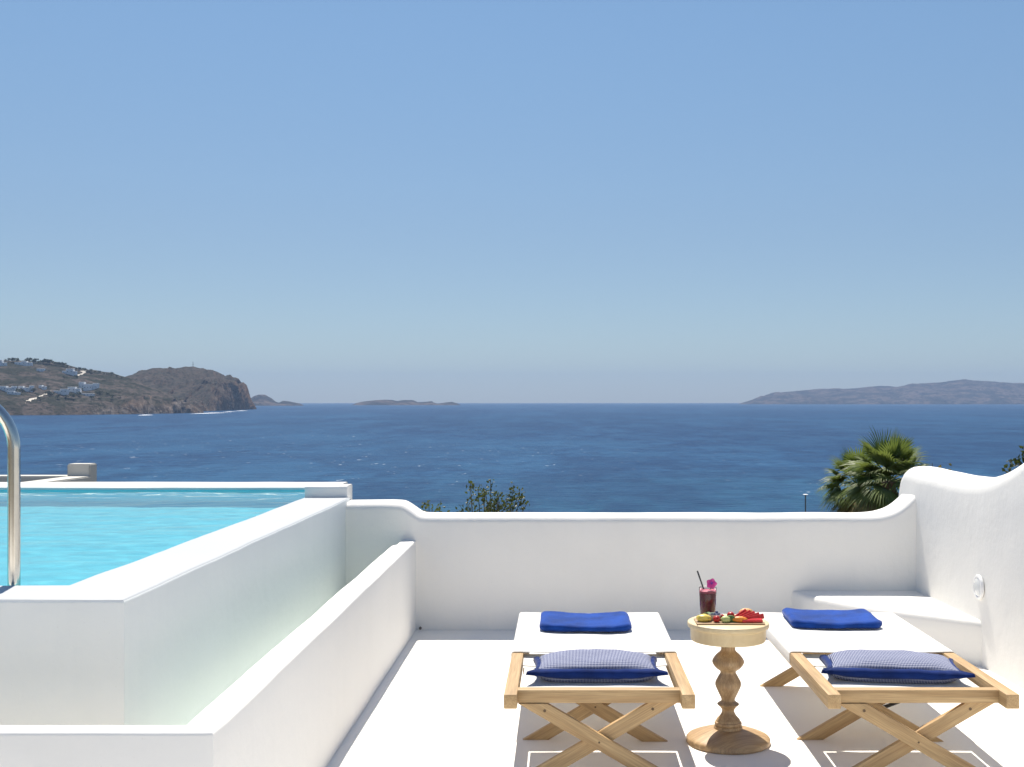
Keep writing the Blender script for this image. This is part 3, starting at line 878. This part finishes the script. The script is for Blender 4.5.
def lounger(loc, label, seed, leg_shift=0.0):
    random.seed(seed)
    root = empty('sun_lounger', loc, 0, label, 'sun lounger', 'wooden loungers facing the sea')
    W2, zt, L = 0.373, 0.360, 1.754
    for s in (-1, 1):
        bm = bmesh.new(); bar(bm, (s * (W2 - .026), 0, zt - .0285), (s * (W2 - .026), L, zt - .0285), .057, .052, side=(1, 0, 0), bev=.005)
        obj('side_rail', bm, M['oak'], root)
    xi = W2 - .052 + .002
    bm = bmesh.new(); bar(bm, (-xi, .100, zt - .0275), (xi, .100, zt - .0275), .052, .05, bev=.004); obj('front_rail', bm, M['oak'], root)
    bm = bmesh.new(); bar(bm, (-xi, 1.70, zt - .03), (xi, 1.70, zt - .03), .04, .04, bev=.004); obj('rear_rail', bm, M['oak'], root)
    bm = bmesh.new(); bar(bm, (-xi, .82, zt - .040), (xi, .82, zt - .040), .028, .04, bev=.004); obj('middle_rail', bm, M['oak'], root)
    bm = bmesh.new(); bar(bm, (-xi, .180, .311), (xi, .180, .311), .02, .02, bev=.007, seg=3); obj('dowel', bm, M['oak'], root)
    # crossed legs
    for fy in (.095, .62, 1.575):
        sh = leg_shift if fy > .3 else 0.0
        for s in (1, -1):
            yy = fy - .0135 * s
            zt_ = .306
            p0 = Vector((-s * .262 + sh, yy, zt_)); p1 = Vector((s * .264 + sh, yy, 0))
            d = (p1 - p0).normalized()
            bm = bmesh.new()
            bar(bm, p0 - d * .08, p1 + d * .08, .058, .025, bev=.0025, cut=[((0, 0, 0), (0, 0, -1)), ((0, 0, zt_), (0, 0, 1))])
            lg = obj('leg', bm, M['oak'], root)
            bm = bmesh.new()
            q = p0 + d * .055
            tube(bm, [(q.x, yy - .0145, q.z), (q.x, yy - .010, q.z)], .006, 10)
            obj('bolt', bm, M['bolt'], lg)
            if s == 1:
                m_ = p0 + (p1 - p0) * .5; bm = bmesh.new()
                tube(bm, [(m_.x, yy - .0145, m_.z), (m_.x, yy - .010, m_.z)], .004, 10)
                obj('pivot_pin', bm, M['bolt'], lg)
        if fy > .3:
            bm = bmesh.new(); bar(bm, (-xi + .003, fy + .05, .295), (xi - .003, fy + .05, .295), .022, .045, bev=.003)
            if fy < 1: pass
            obj('stretcher', bm, M['oak'], root)
    # slung seat between the rails
    prof = [(-.311 + .622 * k / 24, 0) for k in range(25)]
    def zf(x, y):
        u = (y - .15) / .68
        return .324 - .012 * math.sin(max(0, min(1, u)) * math.pi) * (1 - (x / .33) ** 2) + .020 * max(0, u) ** 2 + .0016 * fbm((x * 7, y * 7, seed), 2)
    sheet('sling', prof, .168, .592, 22, zf, M['canvas'], root)
    prof2 = [(-.3195 + .639 * k / 24, 0) for k in range(25)]
    sheet('sling', prof2, .614, .80, 8, zf, M['canvas'], root)
    # backrest cloth wrapped round the rails
    a = W2 + .004; pr = []
    pr += [(-.30, .306)]
    for (cx_, cz_, s0) in ((-a + .014, .306 + .012, 'bl'),):
        for k in range(5):
            q = -math.pi / 2 - math.pi / 2 * k / 4
            pr.append((cx_ + .014 * math.cos(q), cz_ + .014 * math.sin(q)))
    for k in range(5):
        q = math.pi - math.pi / 2 * k / 4
        pr.append((-a + .014 + .014 * math.cos(q), .364 - .012 + .014 * math.sin(q)))
    for k in range(1, 20): pr.append((-a + .014 + (2 * a - .028) * k / 20, .366))
    for k in range(5):
        q = math.pi / 2 - math.pi / 2 * k / 4
        pr.append((a - .014 + .014 * math.cos(q), .364 - .012 + .014 * math.sin(q)))
    for k in range(5):
        q = 0 - math.pi / 2 * k / 4
        pr.append((a - .014 + .014 * math.cos(q), .306 + .012 + .014 * math.sin(q)))
    pr += [(.30, .306)]
    pr = [p_ for i, p_ in enumerate(pr) if i == 0 or (Vector(p_) - Vector(pr[i - 1])).length > 1e-4]
    def zb_(x, y):
        if abs(x) > .32: return 0
        u = (y - .745) / .96
        return -.012 * (1 - (x / .32) ** 2) * (.4 + .6 * math.sin(u * math.pi)) + .0012 * fbm((x * 5, y * 5, seed + 3), 2)
    sheet('backrest_cloth', pr, .745, 1.715, 26, zb_, M['canvas'], root)
    # black prop bar for the backrest
    if leg_shift:
        bm = bmesh.new(); tube(bm, [(.085, .86, .082), (.16, .86, .110), (.22, .865, .17), (.315, .87, .315)], .009, 10)
        obj('prop_bar', bm, M['black'], root)
    return root
LXA, LXB = 0.146, 1.408
lounger((LXA, LY, 0), 'wooden sun lounger with white canvas left of the round side table', 3)
lounger((LXB, LY, 0), 'wooden sun lounger with white canvas right of the table beside the tall side wall', 8, -.045)

# towels
def towel(loc, rz, label, seed, w_=.455, d_=.37):
    bm = bmesh.new()
    layers = [(0.0, .036, 0.0)]
    for (za, zb2, ins) in layers:
        h = zb2 - za; r = h / 2
        pr = []
        for k in range(9):
            q = -math.pi / 2 - math.pi * k / 8
            pr.append((-d_ / 2 + ins + r + r * math.cos(q), za + r + r * math.sin(q)))
        for k in range(1, 12): pr.append((-d_ / 2 + ins + r + (d_ - 2 * ins - 2 * r) * k / 12, zb2))
        for k in range(9):
            q = math.pi / 2 - math.pi * k / 8
            pr.append((d_ / 2 - ins - r + r * math.cos(q), za + r + r * math.sin(q)))
        for k in range(1, 12): pr.append((d_ / 2 - ins - r - (d_ - 2 * ins - 2 * r) * k / 12, za))
        rings = []; nx = 44
        for i in range(nx + 1):
            u = i / nx; x = -w_ / 2 + ins + (w_ - 2 * ins) * u
            e = min(u, 1 - u) * nx; sq = 1 - .62 * max(0, 1 - e / 2.6) ** 2
            ring = []
            for (y, z) in pr:
                zc = (za + zb2) / 2
                top = z / .036
                y *= 1 - .16 * max(0, 1 - e / 5) ** 2
                n1 = fbm((x * 7 + seed, y * 7, z * 9), 3) * .012; n2 = fbm((x * 11, y * 11 + seed, z * 20), 2) * .003
                sag = -.006 * math.sin(u * math.pi) * top + .016 * (2 * abs(u - .55)) ** 2 * top * .5
                ring.append(bm.verts.new((x + n2, y + n1, max(.0005, zc + (z - zc) * sq + n2 * top + sag))))
            rings.append(ring)
        n = len(pr)
        for A, B in zip(rings, rings[1:]):
            for k in range(n): bm.faces.new((A[k], A[(k + 1) % n], B[(k + 1) % n], B[k]))
        bm.faces.new(rings[0]); bm.faces.new(rings[-1])
    return tag(obj('towel', bm, M['towel'], loc=loc, rz=rz, angle=70), label, 'towel', 'folded blue towels')
towel((.118, 5.855, .361), 0.0, 'folded royal blue towel on the left lounger', 1)
towel((LXB - .02, 5.94, .361), R(-2), 'folded royal blue towel on the right lounger beside the corner seat', 5, .45, .38)

# pillows
def pillow(loc, rz, label, seed, a=.262, b=.118, H=.047, tilt=0.0):
    def shape(u, v):
        return (a * u * (1 - .05 * (1 - v * v)), b * v * (1 - .07 * (1 - u * u)))
    n = 26
    bm = bmesh.new(); top = []; bot = []
    us = [math.sin((-1 + 2 * i / n) * math.pi / 2) for i in range(n + 1)]
    for i in range(n + 1):
        rt_, rb = [], []
        for j in range(n + 1):
            u, v = us[i], us[j]; x, y = shape(u, v)
            t = max(0, (1 - abs(u) ** 3.2) * (1 - abs(v) ** 2.8)) ** .45
            wr = fbm((x * 9 + seed, y * 9, 2), 3) * .007 * t
            corner = (abs(u) * abs(v)) ** 6
            band = .017 * (1 - corner)
            zc = .058 + .012 * corner
            rt_.append(bm.verts.new((x, y, zc + band + H * (.95 + .25 * v) * t + wr)))
            zlow = max(0.001, zc - band - H * .85 * t)
            rb.append(bm.verts.new((x, y, zlow)))
        top.append(rt_); bot.append(rb)
    for i in range(n):
        for j in range(n):
            bm.faces.new((top[i][j], top[i + 1][j], top[i + 1][j + 1], top[i][j + 1]))
            bm.faces.new((bot[i][j], bot[i][j + 1], bot[i + 1][j + 1], bot[i + 1][j]))
    o = tag(obj('pillow', bm, M['weave'], loc=loc, rz=rz, angle=80), label, 'pillow', 'woven pillows on the loungers')
    o.rotation_euler.x = tilt
    # band round the side
    bm = bmesh.new(); loop = []
    for i in range(n): loop.append((us[i], -1))
    for j in range(n): loop.append((1, us[j]))
    for i in range(n, 0, -1): loop.append((us[i], 1))
    for j in range(n, 0, -1): loop.append((-1, us[j]))
    prev = first = None
    for idx, (u, v) in enumerate(loop):
        x, y = shape(u, v); corner = (abs(u) * abs(v)) ** 6 * (1.0 if v < 0 else .25)
        d = Vector((x / a, y / b)); d = Vector((u ** 3 if abs(u) < 1 else u, v ** 3 if abs(v) < 1 else v)); d.normalize()
        wob = fbm((idx * .35, seed, 1), 2)
        row = []
        for (f, hh) in ((-.004, .022), (.010, .020), (.018 + .042 * corner, .010 * (1 + .8 * corner)), (.020 + .046 * corner, -.006 - .004 * wob), (.009, -.019), (-.004, -.022)):
            k = 1 - .5 * corner
            row.append(bm.verts.new((x + d.x * (f + .003 * wob), y + d.y * (f + .003 * wob), .058 + .012 * corner + hh * k + .004 * wob)))
        if prev:
            for k in range(len(row) - 1): bm.faces.new((prev[k], row[k], row[k + 1], prev[k + 1]))
        else: first = row
        prev = row
    for k in range(len(prev) - 1): bm.faces.new((prev[k], first[k], first[k + 1], prev[k + 1]))
    obj('trim', bm, M['trim'], o, angle=80)
    return o
pillow((.146, 4.930, .300), 0.0, 'blue and white woven pillow with navy trim on the left lounger', 2, a=.25)
pillow((1.410, 4.925, .300), R(-7), 'blue and white woven pillow with navy trim on the right lounger', 6, a=.265)

# ------------------------------------------------------------------ side table
TX, TY = 0.731, 5.06
tb = empty('side_table', (TX, TY, 0), 0, 'round wooden side table with turned leg between the loungers', 'table')
def wood_lathe(name, prof, mat, parent, n=64, axis='z'):
    bm = bmesh.new(); lathe(bm, prof, n)
    gl = grain_layer(bm); off = Vector((random.uniform(0, 5), random.uniform(0, 5), 0))
    for v_ in bm.verts:
        c = v_.co
        v_[gl] = (Vector((c.z, c.x, c.y)) if axis == 'z' else Vector((c.x * .9 + c.y * .45, c.y * .9 - c.x * .45, c.z * .3))) + off
    return obj(name, bm, mat, parent, angle=40)
wood_lathe('table_top', [(0, .534), (.172, .534), (.177, .531), (.1786, .526), (.1786, .516), (.176, .511), (.168, .508), (.166, .506), (.1655, .503), (.164, .458), (.160, .452), (.15, .450), (0, .450)], M['table_top'], tb, axis='x')
legp = smooth_profile([(.034, .452), (.032, .43), (.033, .405), (.054, .385), (.070, .357), (.056, .331), (.034, .312), (.044, .290), (.057, .259), (.045, .225), (.030, .192), (.034, .181), (.048, .170), (.036, .158), (.027, .142), (.034, .122), (.050, .104), (.053, .094)], 5)
legp += [(.058, .092), (.060, .084), (.056, .078), (.061, .074), (.063, .066), (.061, .059), (.05, .058), (0, .058)]
legp = [(0, .452)] + legp
wood_lathe('leg', legp, M['table_leg'], tb)
wood_lathe('base', [(0, .064), (.066, .064), (.09, .058), (.13, .046), (.165, .033), (.178, .027), (.183, .021), (.183, .004), (.179, .0), (0, .0)], M['table_leg'], tb, axis='x')
TZ = .534

# drink
gx, gy = X(707.8, 5.19), 5.19
gl_ = empty('drink_glass', (gx, gy, TZ), 0, 'tall glass of dark red smoothie with a black straw on the side table', 'drink')
mg, t_, p_, o_ = newmat('clear_glass'); p_.inputs['Base Color'].default_value = (1, 1, 1, 1); p_.inputs['Roughness'].default_value = 0.02
p_.inputs['Transmission Weight'].default_value = 1.0; p_.inputs['IOR'].default_value = 1.45
M['glass'] = mg
M['smoothie'] = simple('smoothie', (0.15, 0.003, 0.026), 0.6, var=.3, scale=60)
M['froth'] = simple('smoothie_froth', (0.45, 0.08, 0.14), 0.6, var=.2, scale=90)
bm = bmesh.new(); lathe(bm, [(0, 0.0005), (.033, .0005), (.0345, .003), (.040, .126), (.0395, .1275), (.0380, .126), (.0335, .008), (0, .008)], 40); obj('tumbler', bm, M['glass'], gl_)
bm = bmesh.new(); lathe(bm, [(0, .0085), (.0345, .0085), (.0385, .104), (.0380, .1045), (0, .1045)], 40); obj('liquid', bm, M['smoothie'], gl_)
bm = bmesh.new(); lathe(bm, [(0, .1046), (.0383, .1046), (.0389, .112), (.034, .115), (.02, .117), (0, .1165)], 40); obj('froth', bm, M['froth'], gl_)
bm = bmesh.new(); tube(bm, [(-.012, 0, .1), (-.046, .012, .20)], .0034, 10); obj('straw', bm, M['black'], gl_)
# orchid blossom on the rim
M['petal'] = leafmat('orchid_petal', (0.50, 0.006, 0.26), (0.78, 0.04, 0.46), 60, .3)
fl = empty('orchid_flower', (gx + .014, gy - .022, TZ + .147), 0, 'magenta orchid blossom resting on the rim of the drink', 'flower')
def petal(bm, ang, L_, W_, tilt_, curl=.3):
    rot = Matrix.Rotation(ang, 4, 'Y') @ Matrix.Rotation(tilt_, 4, 'X')
    g_ = []
    for i in range(7):
        u = i / 6; w2 = W_ * math.sin(math.pi * min(.97, u * .86 + .12)) ** .7
        row = []
        for j in range(5):
            s_ = -1 + j / 2
            row.append(bm.verts.new(rot @ Vector((w2 * s_, -.004 - curl * L_ * u * u * .5 + .15 * W_ * s_ * s_, L_ * u))))
        g_.append(row)
    for A, B in zip(g_, g_[1:]):
        for k in range(4): bm.faces.new((A[k], A[k + 1], B[k + 1], B[k]))
for k in range(5):
    bm = bmesh.new(); petal(bm, k * 2 * math.pi / 5 + .3, .024, .013, -.25 + .1 * (k % 2)); obj('petal', bm, M['petal'], fl)
M['orchid_core'] = simple('orchid_core', (0.16, 0.02, 0.26), .5)
bm = bmesh.new(); lathe(bm, [(0, -.004), (.004, -.002), (.006, .003), (.003, .008), (0, .009)], 12, (0, -.006, 0)); obj('lip', bm, M['orchid_core'], fl)
bm = bmesh.new(); tube(bm, [(0, 0, 0), (-.004, .004, -.02), (-.006, .008, -.03)], .0015, 8); obj('stem', bm, M['shrub_leaf'], fl)

# fruit board
bx_, by_ = X(729, 5.03), 5.03
bm = bmesh.new(); bar(bm, (bx_ - .148, by_, TZ + .0035), (bx_ + .148, by_, TZ + .0035), .006, .125, side=(0, 1, 0), bev=.002)
M['board'] = wood('board_wood', (0.52, 0.36, 0.2), (0.33, 0.2, 0.1))
fb = obj('fruit_board', bm, M['board']); tag(fb, 'flat wooden serving board covered with cut fruit on the side table', 'board')
BZ = TZ + .0066
def blob(bm, c, r, s=(1, 1, 1), n=16, amp=.05, seed=0, mi=0):
    b = bmesh.new(); bmesh.ops.create_uvsphere(b, u_segments=n, v_segments=int(n * .8) + 2, radius=1)
    for v_ in b.verts:
        d = v_.co.normalized(); k = 1 + amp * fbm((d.x * 2 + seed, d.y * 2, d.z * 2), 2)
        v_.co = Vector((c[0] + d.x * r * s[0] * k, c[1] + d.y * r * s[1] * k, c[2] + d.z * r * s[2] * k))
    merge(bm, b, mi=mi)
M['lemon'] = simple('yellow_melon', (0.72, 0.56, 0.12), .4, var=.2, scale=60, bmp=.3, bscale=150, sub=.2)
M['berry'] = simple('strawberry', (0.42, 0.018, 0.014), .35, var=.4, scale=150, bmp=.4, bscale=250, sub=.15)
M['green_fruit'] = simple('green_melon', (0.50, 0.55, 0.22), .4, var=.25, scale=70, sub=.2)
M['peel'] = simple('green_peel', (0.10, 0.19, 0.04), .5, var=.3, scale=60)
M['orange'] = simple('orange_fruit', (0.75, 0.26, 0.03), .4, var=.25, scale=80, sub=.2)
M['melon_red'] = simple('watermelon', (0.58, 0.022, 0.024), .35, var=.25, scale=120, sub=.2)
M['peach'] = simple('peach_fruit', (0.70, 0.42, 0.16), .45, var=.25, scale=60, sub=.2)
M['blueberry'] = simple('blueberry', (0.03, 0.045, 0.13), .5, var=.3, scale=200)
M['mint'] = leafmat('mint_leaf', (0.06, 0.12, 0.05), (0.18, 0.28, 0.14), 80)
def fruit(name, bm, mat, label, cat, group=None, loc=None, rz=0):
    return tag(obj(name, bm, mat, angle=50, loc=loc, rz=rz), label, cat, group)
bm = bmesh.new(); blob(bm, (0, 0, .017), .025, (1.35, .9, .68), 20, .16, 1)
fruit('melon_piece', bm, M['lemon'], 'yellow rounded fruit half at the left end of the board', 'fruit', loc=(bx_ - .112, by_ - .015, BZ - .002))
for k, (dx, dy, dz, r_, lab) in enumerate(((-.058, -.03, 0, .016, 'red strawberry at the front between yellow and green fruit'), (-.03, .012, 0, .015, 'red strawberry behind the pale green slice'), (.012, .03, .004, .017, 'red strawberry perched at the back of the board by the watermelon'))):
    bm = bmesh.new(); blob(bm, (0, 0, r_ * .85), r_, (1, 1, .95), 16, .06, k)
    s_ = fruit('strawberry', bm, M['berry'], lab, 'fruit', 'strawberries on the board', loc=(bx_ + dx, by_ + dy, BZ + dz))
def wedge(R_, th, a0, a1, rind=0.0, n=14):
    """Slice standing on edge: sector of a disc, thickness th in x."""
    bm = bmesh.new(); pts = [(0, 0)] + [(R_ * math.cos(a0 + (a1 - a0) * k / n), R_ * math.sin(a0 + (a1 - a0) * k / n)) for k in range(n + 1)]
    A = [bm.verts.new((-th / 2, y, z)) for y, z in pts]; B = [bm.verts.new((th / 2, y, z)) for y, z in pts]
    bm.faces.new(A); bm.faces.new(B[::-1])
    for k in range(len(pts)):
        k2 = (k + 1) % len(pts); bm.faces.new((A[k], A[k2], B[k2], B[k]))
    bmesh.ops.bevel(bm, geom=[e for e in bm.edges], offset=.001, segments=1, affect='EDGES')
    return bm
bm = bmesh.new(); blob(bm, (0, 0, .014), .018, (1.2, .8, .85), 16, .1, 4)
gp = fruit('melon_piece', bm, M['green_fruit'], 'pale green fruit piece at the front middle of the board', 'fruit', loc=(bx_ - .020, by_ - .035, BZ - .001))
bm = wedge(.030, .008, R(0), R(180))
kp = fruit('lime_slice', bm, M['peel'], 'green peel slice standing beside the pale green piece', 'fruit', loc=(bx_ + .002, by_ - .03, BZ), rz=R(75))
bm = bmesh.new(); blob(bm, (0, 0, .013), .016, (2.2, .9, .9), 18, .06, 8)
ow = fruit('orange_wedge', bm, M['orange'], 'orange fruit wedge lying before the watermelon slices', 'fruit', loc=(bx_ + .042, by_ - .034, BZ - .001), rz=R(-8))
labs = ['leftmost upright watermelon slice of the fan', 'second upright watermelon slice from the left of the fan', 'third upright watermelon slice from the left of the fan', 'fourth upright watermelon slice from the left of the fan', 'rightmost upright watermelon slice of the fan']
for k in range(5):
    bm = bmesh.new()
    bar(bm, (0, 0, 0), (.050 + .006 * k, .026, .027 - .004 * k), .022, .0085, side=(.45, -1, .2), bev=.0018)
    fruit('watermelon_slice', bm, M['melon_red'], labs[k], 'fruit', 'fanned watermelon slices', loc=(bx_ + .030 + .0125 * k, by_ + .004 - .004 * k, BZ + .012 - .001 * k))
bm = bmesh.new(); bar(bm, (-.045, 0, .007), (.045, 0, .007), .012, .022, bev=.003)
fruit('watermelon_slice', bm, M['melon_red'], 'watermelon slice lying flat at the front right of the board', 'fruit', loc=(bx_ + .095, by_ - .038, BZ), rz=R(3))
bm = bmesh.new(); bar(bm, (-.035, 0, .007), (.035, 0, .007), .012, .022, bev=.003)
fruit('watermelon_slice', bm, M['melon_red'], 'short watermelon slice lying flat behind the front right one', 'fruit', loc=(bx_ + .108, by_ - .008, BZ), rz=R(-12))
bm = bmesh.new(); blob(bm, (0, 0, .02), .024, (1.4, .8, .8), 18, .08, 12)
fruit('peach_half', bm, M['peach'], 'tan peach half behind the watermelon slices', 'fruit', loc=(bx_ + .082, by_ + .045, BZ + .008))
bm = bmesh.new(); lathe(bm, [(0, 0), (.022, 0), (.03, .012), (.034, .026), (.032, .026), (.027, .012), (.02, .004), (0, .004)], 32)
fruit('dip_bowl', bm, M['lamp_glass'], 'small pale bowl of berries at the back of the board', 'bowl', loc=(bx_ - .055, by_ + .028, BZ))
for k, (dx, dy, dz) in enumerate(((0, 0, .024), (-.014, .006, .022), (.013, .004, .023), (.003, -.014, .022), (.006, .012, .03))):
    bm = bmesh.new(); blob(bm, (0, 0, .0), .0075, (1, 1, .9), 12, .03, k)
    fruit('blueberry', bm, M['blueberry'], 'round dark blueberry, one of five in the small bowl', 'fruit', 'blueberries in the bowl', loc=(bx_ - .055 + dx, by_ + .028 + dy, BZ + dz))
bm = bmesh.new()
for k in range(4):
    a = k * 1.6; b = bmesh.new(); petal(b, 0, .022, .008, 1.1, .6); merge(bm, b, Matrix.Translation((0, 0, .01)) @ Matrix.Rotation(a, 4, 'Z'))
fruit('mint_sprig', bm, M['mint'], 'grey green mint sprig beside the berry bowl', 'garnish', loc=(bx_ - .085, by_ + .02, BZ + .02))

# ------------------------------------------------------------------ plants beyond the wall
def fan_leaf(bm, base, d, size, rnd, droop=.5, nb=26, spread=2.5, petl=.62):
    """Palmate leaf: petiole from base along d, then folded blades fanning from the hub."""
    d = d.normalized(); side = d.cross(Vector((0, 0, 1)))
    if side.length < .05: side = Vector((1, 0, 0))
    side.normalize(); up = side.cross(d).normalized()
    hub = base + d * petl * size - Vector((0, 0, 1)) * droop * .12 * size
    tube(bm, [base, (base + hub) / 2 + up * .03 * size, hub], .022 * size, 5, r1=.012 * size)
    twist = rnd.uniform(-.5, .5)
    for k in range(nb):
        a = spread * (k / (nb - 1) - .5) * rnd.uniform(.97, 1.03)
        L_ = size * (.95 - .28 * (abs(a) / (spread / 2)) ** 2) * rnd.uniform(.9, 1.08)
        dirv = d * math.cos(a) + (side * math.cos(twist) + up * math.sin(twist)) * math.sin(a)
        dirv.normalize()
        nrm = dirv.cross(side if abs(dirv.dot(side)) < .8 else d).normalized()
        wv = dirv.cross(nrm).normalized()
        prev = None
        for i in range(5):
            u = i / 4
            c = hub + dirv * L_ * u + up * .10 * size * math.sin(u * 2.2) - Vector((0, 0, 1)) * droop * size * .55 * u ** 2.4
            ww = size * .034 * (math.sin(math.pi * (.22 + .78 * u * .98)) + .02)
            A = (bm.verts.new(c - wv * ww + nrm * ww * .5), bm.verts.new(c), bm.verts.new(c + wv * ww + nrm * ww * .5))
            if prev:
                bm.faces.new((prev[0], prev[1], A[1], A[0])); bm.faces.new((prev[1], prev[2], A[2], A[1]))
            prev = A
def palm(px, py, Y, s, n, seed, label, ground):
    rnd = random.Random(seed)
    c = Vector((X(px, Y), Y, Z(py, Y)))
    root = empty('fan_palm', (c.x, c.y, ground), 0, label, 'palm tree')
    rel = Vector((0, 0, c.z - ground))
    bm = bmesh.new(); bd = bmesh.new()
    for k in range(n):
        az_ = k * 2.399 + rnd.uniform(-.2, .2)
        e = math.asin(max(-.6, 1 - 1.5 * ((k + .5) / n)))
        d = Vector((math.cos(az_) * math.cos(e), math.sin(az_) * math.cos(e), math.sin(e)))
        fan_leaf(bm, rel + d * .06, d, s * rnd.uniform(.85, 1.1), rnd, droop=.04 + .62 * (1 - max(0, e) / 1.3))
    for k in range(int(n * .8) + 2):
        az_ = rnd.uniform(0, 6.28); e = rnd.uniform(-1.15, -.45)
        d = Vector((math.cos(az_) * math.cos(e), math.sin(az_) * math.cos(e), math.sin(e)))
        fan_leaf(bd, rel - Vector((0, 0, .15)), d, s * rnd.uniform(.7, .95), rnd, droop=.7, nb=16, spread=1.7)
    obj('crown', bm, M['palm_leaf'], root, smooth=False)
    obj('dry_skirt', bd, M['palm_dry'], root, smooth=False)
    bm = bmesh.new(); tube(bm, [(0, 0, -1), (.03, 0, rel.z * .5), (0, 0, rel.z)], .22, 14, r1=.16); obj('trunk', bm, M['bark'], root)
palm(889, 481, 27.0, .78, 38, 3, 'green fan palm rising behind the corner of the parapet', -6.0)
palm(857, 485, 28.6, .66, 27, 12, 'smaller shaggy fan palm with brown fronds left of the green one', -6.2)

def shrub(px0, px1, py_top, Y, seed, label, mat, nst=14, lw_=.02, ll=.055, tips=None, ground=-3.4, dens=1.0, cat='shrub', name='shrub'):
    rnd = random.Random(seed)
    xc = (X(px0, Y) + X(px1, Y)) / 2; half = (X(px1, Y) - X(px0, Y)) / 2
    ztop = Z(py_top, Y); zb = Z(560, Y)
    root = empty(name, (xc, Y, ground), 0, label, cat)
    bs = bmesh.new(); bl = bmesh.new()
    O = Vector((0, 0, 0))
    fork = Vector((0, 0, zb - ground - .4))
    tube(bs, [(0, 0, -.3), fork], .05, 8, r1=.03)
    for k in range(nst):
        if tips and k < len(tips):
            tx, ty = tips[k]; tip = Vector((X(tx, Y) - xc, rnd.uniform(-.2, .2), Z(ty, Y) - ground))
        else:
            fx = rnd.uniform(-1, 1)
            tip = Vector((fx * half, rnd.uniform(-.5, .5) * half, (ztop - .05 - (ztop - zb) * .55 * rnd.random() - abs(fx) * .12 * (ztop - zb)) - ground))
        mid = (fork + tip) / 2 + Vector((rnd.uniform(-.1, .1), rnd.uniform(-.1, .1), .08)) * half * 2
        P = [fork, fork.lerp(mid, .5), mid, mid.lerp(tip, .5), tip]
        tube(bs, P, .012, 5, r1=.003)
        for i in range(int(46 * dens)):
            u = 1 - .75 * rnd.random() ** 1.4
            q = mid.lerp(tip, (u - .5) * 2) if u > .5 else fork.lerp(mid, u * 2)
            spread_ = .035 + .10 * (1 - u)
            q = q + Vector((rnd.gauss(0, 1), rnd.gauss(0, 1), rnd.gauss(0, 1))) * spread_ * ll / .055
            d = Vector((rnd.gauss(0, 1), rnd.gauss(0, 1), rnd.gauss(.5, .8))).normalized()
            s_ = d.orthogonal().normalized(); s_ = Matrix.Rotation(rnd.uniform(0, 6.28), 3, d) @ s_
            L_ = ll * rnd.uniform(.6, 1.2); w_ = lw_ * rnd.uniform(.7, 1.2); nn = d.cross(s_)
            v0 = bl.verts.new(q); v1 = bl.verts.new(q + d * L_ * .5 + s_ * w_ + nn * w_ * .4); v2 = bl.verts.new(q + d * L_ - nn * L_ * .1); v3 = bl.verts.new(q + d * L_ * .5 - s_ * w_ + nn * w_ * .4); vm = bl.verts.new(q + d * L_ * .5)
            bl.faces.new((v0, v1, vm)); bl.faces.new((v1, v2, vm)); bl.faces.new((v2, v3, vm)); bl.faces.new((v3, v0, vm))
    obj('foliage', bl, mat, root, smooth=False); obj('stem', bs, M['twig'], root)
shrub(452, 527, 489, 11.5, 4, 'sparse leafy shrub showing above the parapet near its left end', M['shrub_leaf'], nst=26,
      tips=[(471, 481), (490, 481.5), (485, 487), (498, 494), (512, 490), (519, 493), (526, 506), (477, 490), (463, 506), (508, 497), (494, 500), (522, 498), (487, 493)], dens=1.5, ll=.042, lw_=.015)
shrub(424, 440, 504, 11.2, 9, 'tiny shrub tip poking over the parapet beside its left slope', M['shrub_leaf'], nst=6, tips=[(429, 501.5), (433, 506), (438, 508)], dens=.6)
shrub(1034, 1076, 446, 16, 14, 'dark tree top showing over the wavy side wall at the right edge', M['dark_leaf'], nst=40, ll=.075, lw_=.026, ground=-4.8, dens=2.4, cat='tree', name='tree',
      tips=[(1027, 447), (1022, 453), (1017, 460), (1012, 467), (1030, 450)])
shrub(934, 944, 464, 12, 15, 'dry yellowish shoot peeping over the side wall near the palms', M['palm_dry'], nst=4, tips=[(938, 464), (941, 467)], dens=.35)

# lamp post down the slope
Yp = 70.0
lp = empty('street_lamp', (X(805.5, Yp), Yp, Z(640, Yp)), 0, 'thin grey lamp post with a flat head beyond the parapet', 'street lamp')
hz = Z(494.5, Yp) - Z(640, Yp)
bm = bmesh.new(); tube(bm, [(0, 0, -.5), (0, 0, hz)], .06, 10, r1=.036); obj('pole', bm, M['drain'], lp)
bm = bmesh.new(); lathe(bm, [(0, .03), (.1, .025), (.17, .0), (.12, -.02), (0, -.03)], 16, (0, 0, hz)); obj('lamp_head', bm, M['lamp_white'], lp)
